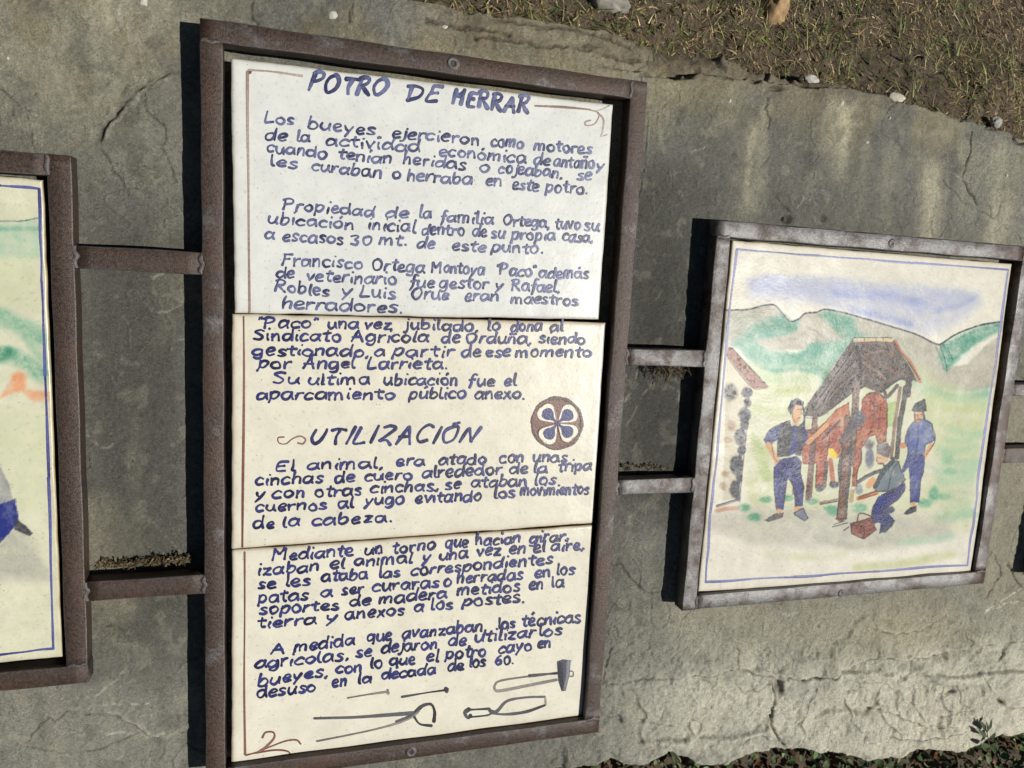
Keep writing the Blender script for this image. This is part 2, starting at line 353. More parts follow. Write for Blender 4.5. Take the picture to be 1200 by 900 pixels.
    for A_ in ([(1002, 806), (992, 822), (996, 842), (1008, 858)], [(1040, 804), (1030, 822), (1038, 846), (1054, 858)], [(960, 806), (944, 822), (936, 846), (944, 862)], [(1075, 802), (1070, 824), (1082, 846)], [(1150, 792), (1160, 816), (1180, 826), (1200, 826)], [(1104, 800), (1098, 816), (1108, 836), (1096, 856)],
               [(800, 800), (812, 822), (806, 850), (818, 872)], [(742, 812), (756, 834), (750, 862), (760, 886)], [(1010, 870), (1040, 862), (1072, 866), (1110, 858), (1150, 846)], [(860, 878), (872, 862), (890, 858), (902, 866)], [(1128, 742), (1136, 752), (1132, 764)], [(1020, 736), (1050, 742), (1078, 738), (1096, 728)]):
        crack(A_, 0.0008, 0.0007); ledge(A_, 0.0014, 0.005, 0.014)
    # broken top: below this line the slab's own face, above it a lower, rougher layer
    F = pl([(560, 60), (640, 68), (700, 78), (760, 88), (792, 90), (827, 87), (879, 93), (920, 99), (967, 102), (1013, 105), (1072, 122), (1118, 137), (1159, 149), (1260, 184)])
    d, s = dist_poly(x + (fbm(x + .3 * y, y, 33, 5, 97, .62) - 0.5) * 0.016, y + (fbm(x - .4 * y, y, 29, 5, 99, .62) - 0.5) * 0.016, F); sd = d * s
    amt = sstep(680, 800, px)
    up = sstep(-0.001, 0.004, sd) * amt
    z -= up * (0.014 + 0.014 * fbm(x, y, 40, 3, 91)) + up * facets(wx, wy * 1.8, 26, 9) * 0.006
    recess_dark += 0.5 * np.exp(-((sd - 0.002) / 0.003) ** 2) * amt * (fbm(x, y, 30, 2, 93) > 0.48)
    for P in ([(585, 16), (600, 22), (640, 27), (700, 36), (745, 52)], [(560, 40), (600, 44), (650, 52), (700, 58), (750, 70)], [(500, 20), (560, 30), (600, 38)]):
        crack(P, 0.0045, 0.0016)
    # fist-sized holes and chips
    for hx, hy, rx, ry, dep in ((911, 804, 4.5, 9, 0.009), (921, 257, 6, 5, 0.006), (963, 256, 4, 4, 0.004), (950, 99, 16, 4, 0.012), (908, 104, 10, 3, 0.008), (1130, 133, 10, 4, 0.01), (1196, 164, 10, 6, 0.01), (762, 87, 12, 2.2, .008), (806, 91, 9, 1.8, .007), (858, 91, 14, 2, .007), (884, 95, 7, 3, .008), (1018, 107, 9, 2, .007), (1060, 117, 11, 2.4, .009), (1094, 128, 8, 2.2, .008), (1164, 150, 12, 2.4, .009), (690, 52, 16, 1.6, .005), (640, 30, 12, 1.5, .005), (752, 66, 10, 1.8, .006)):
        g = np.exp(-(((px - hx) / rx) ** 2 + ((py - hy) / ry) ** 2) ** 2); z -= dep * g; recess_dark += 0.35 * g
    # outline: the sheet turns down the broken rim and runs back into the bank
    rim = (fbm(x, y, 55, 3, 95) - 0.5) * 0.010
    inside = np.minimum(ytop(x) - y, y - ybot(x)) + rim
    z -= 0.004 * sstep(0.012, 0.0, inside) + np.clip(-inside, 0, 0.02) * 6.5
    keep = inside > -0.0185
    # ---- pigment of the stone: washes, yellow patina, paler lower border, rain streaks
    base = np.array([[106, 104, 95]]) + 0 * x[:, None]
    def blend(c, a):
        nonlocal base
        a = np.clip(a, 0, 1)[:, None]; base = base * (1 - a) + np.array(c)[None] * a
    big = fbm(x, y, 5, 4, 40); mid = fbm(x, y, 22, 5, 44)
    blend((92, 91, 84), sstep(0.45, 0.7, big) * 0.6)
    blend((148, 142, 119), sstep(260, 60, py) * sstep(330, 100, px) * (0.55 + 0.6 * sstep(0.4, 0.6, mid)))
    blend((116, 109, 88), sstep(110, 40, py - 0.13 * (px - 300)) * sstep(200, 300, px) * sstep(0.35, 0.6, mid) * 0.9)
    blend((92, 82, 66), sstep(70, 20, py - 0.14 * (px - 500)) * sstep(480, 560, px) * 0.7)
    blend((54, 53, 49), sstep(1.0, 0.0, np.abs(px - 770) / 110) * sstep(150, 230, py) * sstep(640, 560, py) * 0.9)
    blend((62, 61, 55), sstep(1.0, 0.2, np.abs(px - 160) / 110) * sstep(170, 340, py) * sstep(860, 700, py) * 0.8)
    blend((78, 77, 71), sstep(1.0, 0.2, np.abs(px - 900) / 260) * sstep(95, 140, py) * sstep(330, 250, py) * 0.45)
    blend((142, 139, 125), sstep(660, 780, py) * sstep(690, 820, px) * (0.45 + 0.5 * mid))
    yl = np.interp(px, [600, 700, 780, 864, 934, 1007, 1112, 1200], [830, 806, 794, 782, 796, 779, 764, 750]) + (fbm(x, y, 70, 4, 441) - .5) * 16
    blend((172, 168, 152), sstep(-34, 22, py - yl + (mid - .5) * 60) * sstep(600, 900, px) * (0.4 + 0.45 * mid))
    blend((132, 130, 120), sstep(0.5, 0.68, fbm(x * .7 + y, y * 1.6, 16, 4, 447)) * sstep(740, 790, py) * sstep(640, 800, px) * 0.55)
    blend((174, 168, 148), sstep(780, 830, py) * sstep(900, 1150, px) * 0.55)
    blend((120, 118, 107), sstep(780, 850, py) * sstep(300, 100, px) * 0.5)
    blend((138, 131, 106), np.exp(-(((px - 1050) / 90) ** 2 + ((py - 735) / 30) ** 2)) * 0.6 * (0.5 + mid))
    for sx, y0, y1, wd, a in ((878, 140, 250, 9, .55), (893, 120, 230, 6, .3), (985, 120, 190, 12, .7), (968, 120, 170, 8, .4), (1092, 190, 285, 13, .65), (1040, 170, 260, 10, .35), (1172, 170, 300, 16, .5), (1010, 160, 250, 8, .3), (1130, 160, 250, 10, .25)):
        q = px - sx + 0.07 * (py - 200) + (fbm(x, y, 40, 3, 52) - 0.5) * 14
        blend((164, 157, 132), 1.15 * a * np.exp(-(q / wd) ** 2) * sstep(y0 - 12, y0 + 12, py) * sstep(y1 + 40, y1 - 20, py) * (0.6 + 0.7 * mid))
    streak = fbm(x * 1.0 + 0.06 * y, y * 0.08, 55, 4, 60)
    blend((72, 70, 62), sstep(0.52, 0.75, streak) * 0.22 * (1 - low))
    blend((138, 132, 112), sstep(0.56, 0.78, fbm(x, y * 0.12, 38, 4, 66)) * 0.15)
    pat = fbm(x + .2 * y, y * .8, 4.2, 4, 461); blend((136, 128, 105), sstep(0.5, 0.64, pat) * 0.4 * sstep(780, 700, py)); blend((78, 77, 70), sstep(0.46, 0.34, pat) * 0.4 * (1 - low))
    blend((150, 143, 122), sstep(0.62, 0.72, fbm(x, y, 60, 4, 68)) * 0.2)
    blend((58, 56, 50), sstep(0.6, 0.72, fbm(x, y, 45, 5, 72)) * 0.22 * (1 - 0.6 * low))
    blend((104, 90, 64), sstep(0.63, 0.75, fbm(x, y, 26, 4, 78)) * 0.25 * sstep(200, 40, py))
    blend((60, 50, 40), amt * sstep(0.004, 0.02, sd) * 0.35 * (0.4 + mid))
    blend((88, 78, 64), sstep(-0.0005, -0.006, inside) * 0.7)
    sc = np.zeros_like(x)                                    # pale scratches
    for P, a in (([(1152, 716), (1175, 702), (1200, 684)], 1), ([(1152, 717), (1180, 706), (1200, 701)], .8), ([(735, 470), (748, 440), (757, 425)], .5), ([(735, 500), (755, 460), (770, 440)], .35), ([(110, 815), (130, 800), (145, 788)], .5), ([(120, 828), (150, 826), (175, 828)], .6), ([(1085, 742), (1100, 755), (1112, 765)], .6), ([(125, 860), (150, 862), (190, 866)], .5)):
        d, _ = dist_poly(jx, jy, pl(P)); sc += a * np.exp(-(d / 0.0011) ** 2) * sstep(0.3, 0.55, fbm(x, y, 160, 2, 79))
    blend((190, 186, 172), np.clip(sc, 0, 1) * 0.75 + np.clip(chalk, 0, 1) * 0.6)
    blend((40, 36, 30), np.clip(recess_dark, 0, 1) * 0.7)  # darker colour painted into cracks, ledge feet and pits
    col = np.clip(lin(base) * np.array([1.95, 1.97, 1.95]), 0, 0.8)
    idx = -np.ones(len(x), int); idx[keep] = np.arange(keep.sum())
    f = grid_faces(len(xs), len(ys)); f = f[keep[f].all(1)]
    v = np.stack([x, y, z], -1)[keep]
    slab = thing('stone_slab', (0.3, float(ybot(0.3)), WZ), 'long leaning grey stone slab with broken edges carrying the steel frames', 'stone slab')
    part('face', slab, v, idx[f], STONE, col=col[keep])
    return slab, (xs, ys, z.reshape(X.shape))
SLAB, (SXS, SYS, SZ) = build_slab()
def slab_z(x, y):
    i = np.clip(np.searchsorted(SXS, x), 1, len(SXS) - 1); j = np.clip(np.searchsorted(SYS, y), 1, len(SYS) - 1); return SZ[j, i]

def blob(cx, cy, cz, r, flat, seed, n=9, sq=(1, 1)):
    rr = random.Random(seed); v = [(cx, cy, cz + r * flat)]; f = []
    rad = [r * rr.uniform(0.6, 1.1) for _ in range(n)]
    for k, (sc, zz) in enumerate(((0.6, 0.8), (1.0, 0.0))):
        for i in range(n):
            a = 2 * math.pi * i / n; v.append((cx + rad[i] * sc * math.cos(a) * sq[0], cy + rad[i] * sc * math.sin(a) * sq[1], cz + r * flat * zz - 0.0008 * k))
    for i in range(n):
        j = (i + 1) % n; f.append((0, 1 + i, 1 + j)); f.append((1 + i, 1 + n + i, 1 + n + j, 1 + j))
    return v, f
for k, (bx, by, r) in enumerate(((390, 13.5, 5.5), (523, 29.5, 5.5), (1015, 167, 3.2), (1177, 206, 3.6), (854, 118, 3), (711, 2, 4.5), (985, 121, 4.5), (10, 69, 2.4), (167, 1, 5), (1040, 139, 2.5), (1015, 780, 4.5))):
    c = plane(bx, by, WZ); zz = slab_z(c[0], c[1]); r *= 0.75 / FPX * 1.1
    v, f = blob(c[0], c[1], zz + 0.0003, r, 0.3, k)
    part('lichen_spot', SLAB, v, f, WHITE, col=np.tile(lin((188, 184, 170)), (len(v), 1)))

# ------------------------------------------------------------------ the welded steel frame
TW = 0.0192; TD = 0.0195
def tube(mb, x0, x1, y0, y1, zf, zb, rust, r=0.0012, seg=2):
    """square tube with rounded long edges, along its longer side; small dents and unevenness"""
    L = x1 - x0 > y1 - y0
    a0, a1, w0, w1 = (x0, x1, y0, y1) if L else (y0, y1, x0, x1)
    prof = []
    for cw, cz, s0 in ((w1 - r, zf - r, 0), (w0 + r, zf - r, 90), (w0 + r, zb + r, 180), (w1 - r, zb + r, 270)):
        for k in range(seg + 1):
            t = math.radians(s0 + 90 * k / seg); prof.append((cw + r * math.cos(t), cz + r * math.sin(t)))
    n = max(2, int((a1 - a0) / 0.012)); P = len(prof); vs = []; cs = []
    for i in range(n + 1):
        a = a0 + (a1 - a0) * i / n
        for ip, (w, z) in enumerate(prof):
            cs.append((rust, 1.0 if ip % (seg + 1) == 1 else 0.0, 0))
            jit = 0.00035 * math.sin(a * 61 + w * 200 + x0 * 90)
            vs.append((a, w + jit, z + jit * 0.7) if L else (w + jit, a, z + jit * 0.7))
    fs = []
    for i in range(n):
        for k in range(P):
            q = (i * P + k, i * P + (k + 1) % P, (i + 1) * P + (k + 1) % P, (i + 1) * P + k); fs.append(q if not L else q[::-1])
    fs.append(tuple(range(P))); fs.append(tuple(range(n * P, n * P + P))[::-1])
    mb.add(vs, fs, np.array(cs))
def weld(mb, x0, y0, x1, y1, z, r, rust, seed):
    rr = random.Random(seed); n = max(4, int(math.hypot(x1 - x0, y1 - y0) / 0.0016)); vs = []; fs = []; K = 7
    dx, dy = x1 - x0, y1 - y0; L = math.hypot(dx, dy); nx, ny = -dy / L, dx / L
    for i in range(n + 1):
        t = i / n; q = r * rr.uniform(0.9, 1.08) * (0.35 + 0.65 * math.sin(math.pi * min(max(t, 0.04), 0.96)) ** 0.4); o = rr.uniform(-0.1, 0.1) * r + 0.3 * r * math.sin(i * 0.9 + seed)
        for k in range(K):
            a = math.pi * k / (K - 1); vs.append((x0 + dx * t + nx * (o + q * math.cos(a)), y0 + dy * t + ny * (o + q * math.cos(a)), z + 0.55 * q * math.sin(a) - 0.0004))
    for i in range(n):
        for k in range(K - 1): fs.append((i * K + k, i * K + k + 1, (i + 1) * K + k + 1, (i + 1) * K + k))
    mb.add(vs, fs, np.array([rust] * 3))
CX0, CX1, CY0, CY1 = -.1186 * S, .4844 * S, -.7337 * S, .2963 * S
RX0, RX1, RY0, RY1 = .621 * S, 1.2772 * S, -.5312 * S, .1104 * S
LX1, LY0, LY1 = -.262 * S, -.5576 * S, .1195 * S
LX0 = LX1 - (RX1 - RX0); NX0 = RX1 + 0.10
FRAME = thing('steel_frame', (CX0, CY0, -TD), 'rusty welded steel tube frame joining the tile panels across the slab', 'metal frame')
LABEL_F = {}
def ring(x0, x1, y0, y1, rust, lab):
    w = TW
    for nm, a in (('rail', (x0, x1 - w, y1 - w, y1)), ('rail', (x0 + w, x1, y0, y0 + w)), ('upright', (x0, x0 + w, y0, y1 - w)), ('upright', (x1 - w, x1, y0 + w, y1))):
        mb = MB(); tube(mb, *a, 0, -TD, rust); v, f = mb.get(); LABEL_F[lab, len(LABEL_F) % 4] = part(nm, FRAME, v, f, STEEL, col=mb.col())
    for i, (a, b, c, d) in enumerate(((x0 + .001, y1 - w, x0 + w - .002, y1 - w), (x1 - w, y1 - w + .001, x1 - w, y1 - .001), (x0 + w, y0 + .001, x0 + w, y0 + w - .002), (x1 - w + .002, y0 + w, x1 - .001, y0 + w))):
        mb = MB(); weld(mb, a, b, c, d, 0, 0.0026, rust + 0.12, int(abs(x0) * 1000) + i); v, f = mb.get(); part('weld_bead', LABEL_F[lab, (2, 3, 1, 3)[i]], v, f, STEEL, col=mb.col())
ring(LX0, LX1, LY0, LY1, 0.4, 'left'); ring(CX0, CX1, CY0, CY1, 0.23, 'mid'); ring(RX0, RX1, RY0, RY1, 0.02, 'right')
def strut(px, pyt, pyb, x0, x1, rust):
    a = plane(px, pyt, -0.001)[1]; b = plane(px, pyb, -0.001)[1]; yc = (a + b) / 2; h = (a - b) / 2
    mb = MB(); tube(mb, x0, x1, yc - h, yc + h, -0.0012, -TD - 0.0005, rust); v, f = mb.get(); so = part('strut', FRAME, v, f, STEEL, col=mb.col())
    for xx in (x0, x1):
        if xx < RX1 + 0.05:
            mb = MB(); weld(mb, xx, yc - h * .95, xx, yc + h * .95, -0.0012, 0.0034, rust + 0.05, int(xx * 999)); v, f = mb.get(); part('weld_bead', so, v, f, STEEL, col=mb.col())
strut(165, 291.5, 318.5, LX1, CX0, 0.4); strut(171, 678, 700.5, LX1, CX0, 0.4)
strut(784, 409.5, 429.5, CX1, RX0, 0.02); strut(769, 561, 579, CX1, RX0, 0.02)
strut(1194, 450, 464.5, RX1, NX0, 0.15); strut(1189, 525, 542.5, RX1, NX0, 0.15)
mb = MB(); tube(mb, NX0, NX0 + TW, RY0, RY1, 0, -TD, 0.15); v, f = mb.get(); part('upright', FRAME, v, f, STEEL, col=mb.col())
def screw(px, py, rpx, rail):
    c = plane(px, py, 0.0003); r = rpx * 0.75 / FPX; mb = MB(); n = 20
    prof = [(1.22, -0.0004), (1.16, 0.0002), (1.0, 0.0002), (0.96, 0.0009), (0.84, 0.0011), (0.58, 0.0009)]
    vs = []; fs = []
    for q, z in prof:
        for i in range(n):
            a = 2 * math.pi * i / n; vs.append((c[0] + q * r * math.cos(a), c[1] + q * r * math.sin(a), z))
    for k in range(len(prof) - 1):
        for i in range(n): j = (i + 1) % n; fs.append((k * n + i, k * n + j, (k + 1) * n + j, (k + 1) * n + i))
    b = len(vs) - n; m = len(vs)
    for i in range(12):                                # star-shaped drive recess
        a = 2 * math.pi * i / 12; q = (0.55 if i % 2 else 0.36) * r; vs.append((c[0] + q * math.cos(a), c[1] + q * math.sin(a), 0.0007))
    vs2 = [(c[0] + (0.5 if i % 2 else 0.32) * r * math.cos(2 * math.pi * i / 12), c[1] + (0.36 if i % 2 else 0.22) * r * math.sin(2 * math.pi * i / 12), -0.0028) for i in range(12)]
    vs += vs2
    for i in range(12): j = (i + 1) % 12; fs.append((m + i, m + j, m + 12 + j, m + 12 + i))
    fs.append(tuple(range(m + 12, m + 24)))
    for i in range(n):
        k = int(i * 12 / n); k2 = int((i + 1) * 12 / n) % 12
        fs.append((b + i, b + (i + 1) % n, m + k2) if k2 == k else (b + i, b + (i + 1) % n, m + k2, m + k))
    mb.add(vs, fs, np.array([0.7] * 3)); v, f = mb.get()
    part('screw', rail, v, f, STEEL, col=mb.col())
for s in ((531, 74, 6.6, ('mid', 0)), (481.6, 881.5, 6.2, ('mid', 1)), (1045, 285, 5.2, ('right', 0)), (985.8, 695, 5.2, ('right', 1))): screw(*s[:3], LABEL_F[s[3]])

# ------------------------------------------------------------------ tiles
def tile_body(parent_name, corners, z, thick, nx, ny, label, cat, seed, mat, colour, edgecol, paint=None, wav=0.0005, group=None):
    """corners TL, TR, BR, BL measured on the photo; hand-cut tile with worn rim; returns the thing and its height function"""
    C = [plane(a, b, z) for a, b in corners]; cen = sum(C) / 4
    u = np.linspace(0, 1, nx); w = np.linspace(0, 1, ny); U, W = np.meshgrid(u, w)
    P = ((1 - U) * (1 - W))[..., None] * C[3] + (U * (1 - W))[..., None] * C[2] + (U * W)[..., None] * C[1] + ((1 - U) * W)[..., None] * C[0]
    wid = np.linalg.norm(C[1] - C[0]); hei = np.linalg.norm(C[3] - C[0])
    x = P[..., 0].ravel(); y = P[..., 1].ravel(); uf = U.ravel(); wf = W.ravel()
    e = np.minimum(np.minimum(uf, 1 - uf) * wid, np.minimum(wf, 1 - wf) * hei)
    wob = (fbm(x, y, 45, 3, seed + 9) - 0.5) * 0.0014                                   # uneven cut
    dirx = (uf - 0.5) * 2; diry = (wf - 0.5) * 2; nearx = np.minimum(uf, 1 - uf) * wid < np.minimum(wf, 1 - wf) * hei
    near = np.exp(-e / 0.004)
    def hz(x, y): return z + (fbm(x, y, 14, 3, seed) - 0.5) * 2 * wav * 1.6 + (fbm(x, y, 50, 2, seed + 4) - 0.5) * wav * 0.35
    zz = hz(x, y) - 0.0006 * np.exp(-e / 0.0006)
    x2 = x + np.where(nearx, np.sign(dirx) * wob, 0) * near; y2 = y + np.where(~nearx, np.sign(diry) * wob, 0) * near
    if paint is not None: col = paint(x, y)
    else: col = np.tile(lin(colour), (len(x), 1))
    grime = 0.6 * np.clip(np.exp(-e / 0.0022) * (0.25 + 0.9 * fbm(x, y, 60, 3, seed + 20)) + 0.5 * np.exp(-e / 0.012) * np.clip(fbm(x, y, 25, 4, seed + 22) - 0.42, 0, 1), 0, 1)
    col = col * (1 - grime[:, None]) + lin(edgecol)[None] * grime[:, None]
    v = np.stack([x2, y2, zz], -1); f = grid_faces(nx, ny)
    i = np.arange(nx * ny).reshape(ny, nx); loop = np.concatenate([i[0, :-1], i[:-1, -1], i[-1, :0:-1], i[:0:-1, 0]])
    n0 = len(v); back = v[loop].copy(); cdir = back[:, :2] - cen; mid = back.copy()
    mid[:, :2] += cdir / np.linalg.norm(cdir, axis=1)[:, None] * 0.0008; mid[:, 2] -= 0.0015; back[:, 2] = z - thick
    v = np.vstack([v, mid, back]); L = len(loop); k = np.arange(L); k2 = (k + 1) % L
    f = np.vstack([f, np.stack([loop[k], n0 + k, n0 + k2, loop[k2]], -1), np.stack([n0 + k, n0 + L + k, n0 + L + k2, n0 + k2], -1)])
    col = np.vstack([col, np.tile(lin(edgecol), (2 * L, 1))])
    t = thing(parent_name, (float(C[3][0]), float(C[3][1]), z - thick), label, cat, group)
    fl = [tuple(q) for q in f.tolist()] + [tuple(range(n0 + L, n0 + 2 * L))[::-1]]
    part('ceramic_body', t, v, fl, mat, col=col)
    return t, hz

# ---- brush strokes: domed ribbons of glaze paint, 0.1 mm thick
class Brush:
    def __init__(s, hz, z, seed): s.mb = MB(); s.hz = hz; s.z = z; s.k = 0; s.fills = 0; s.r = random.Random(seed)
    def stroke(s, pts, w, c0, c1=None, n=6, smo=True, ends=0.7, wet=0.38):
        """pts in photo px; w in px; c0..c1 pigment thin..thick"""
        P = smooth(pts, n) if smo else np.asarray(pts, float)
        if not smo:
            Q = []
            for a, b in zip(P[:-1], P[1:]): Q += [a + (b - a) * t for t in np.linspace(0, 1, 5, endpoint=False)]
            P = np.array(Q + [P[-1]])
        if len(P) < 2 or np.ptp(P, axis=0).max() < 1e-6: P = np.array([P[0] - [0.4, 0], P[0] + [0.4, 0.1]])
        d = np.gradient(P, axis=0); d /= np.linalg.norm(d, axis=1)[:, None] + 1e-9; nn = np.stack([-d[:, 1], d[:, 0]], -1)
        m = len(P); ph = s.r.uniform(0, 6); t = np.arange(m) / max(1, m - 1)
        ww = w * (1 + wet * np.sin(ph + t * 5) * 0.6 + np.array([s.r.uniform(-.08, .08) for _ in range(m)])) * 0.5
        first = P[0] - d[0] * ww[0] * ends; last = P[-1] + d[-1] * ww[-1] * ends
        P = np.vstack([first, P[0] - d[0] * ww[0] * ends * .5, P, P[-1] + d[-1] * ww[-1] * ends * .5, last]); nn = np.vstack([nn[0], nn[0], nn, nn[-1], nn[-1]])
        ww = np.concatenate([[ww[0] * .25, ww[0] * .8], ww, [ww[-1] * .8, ww[-1] * .25]]); m += 4
        c1 = c0 if c1 is None else c1; base = s.r.random(); c = []; vs = []
        t = np.arange(m) / (m - 1)
        den = np.clip(base * 1.0 + 0.35 * np.sin(ph * 2 + t * 5) + 0.3 * np.exp(-t * 6) + 0.3 * np.exp(-(1 - t) * 7) - 0.12, 0, 1)
        s.k += 1; zo = 0.00016 + (s.k % 60) * (0.00003 if s.fills else 0.000004)
        for side in (-1, 0, 1):
            q = P + nn * (ww * side)[:, None]; xy = plane(q[:, 0], q[:, 1], s.z)
            vs.append(np.column_stack([xy, s.hz(xy[:, 0], xy[:, 1]) + zo + (0.00008 if side == 0 else 0) + t * 0.000003]))
            dd = np.clip(den + (0.2 if side else -0.08), 0, 1)[:, None]; c.append(lin(c0)[None] * (1 - dd) + lin(c1)[None] * dd)
        i = np.arange(m - 1)
        f = [tuple(q) for q in np.vstack([np.stack([i, i + 1, m + i + 1, m + i], -1), np.stack([m + i, m + i + 1, 2 * m + i + 1, 2 * m + i], -1)]).tolist()]
        s.mb.add(np.vstack(vs), f, np.vstack(c))
    def fillp(s, pts, c, n=5, smo=True):
        s.fills = 1
        P = smooth(list(pts) + [pts[0]], n)[:-1] if smo else np.asarray(pts, float)
        xy = plane(P[:, 0], P[:, 1], s.z); s.k += 1; zo = 0.00012 + (s.k % 60) * 0.00003
        cen = xy.mean(0); xy = np.vstack([xy, cen]); m = len(P)
        s.mb.add(np.column_stack([xy, s.hz(xy[:, 0], xy[:, 1]) + zo]), [(i, (i + 1) % m, m) for i in range(m)], lin(c))
    def done(s, name, parent, label=None):
        v, f = s.mb.get(); return part(name, parent, v, f, PAINT, label, col=s.mb.col())

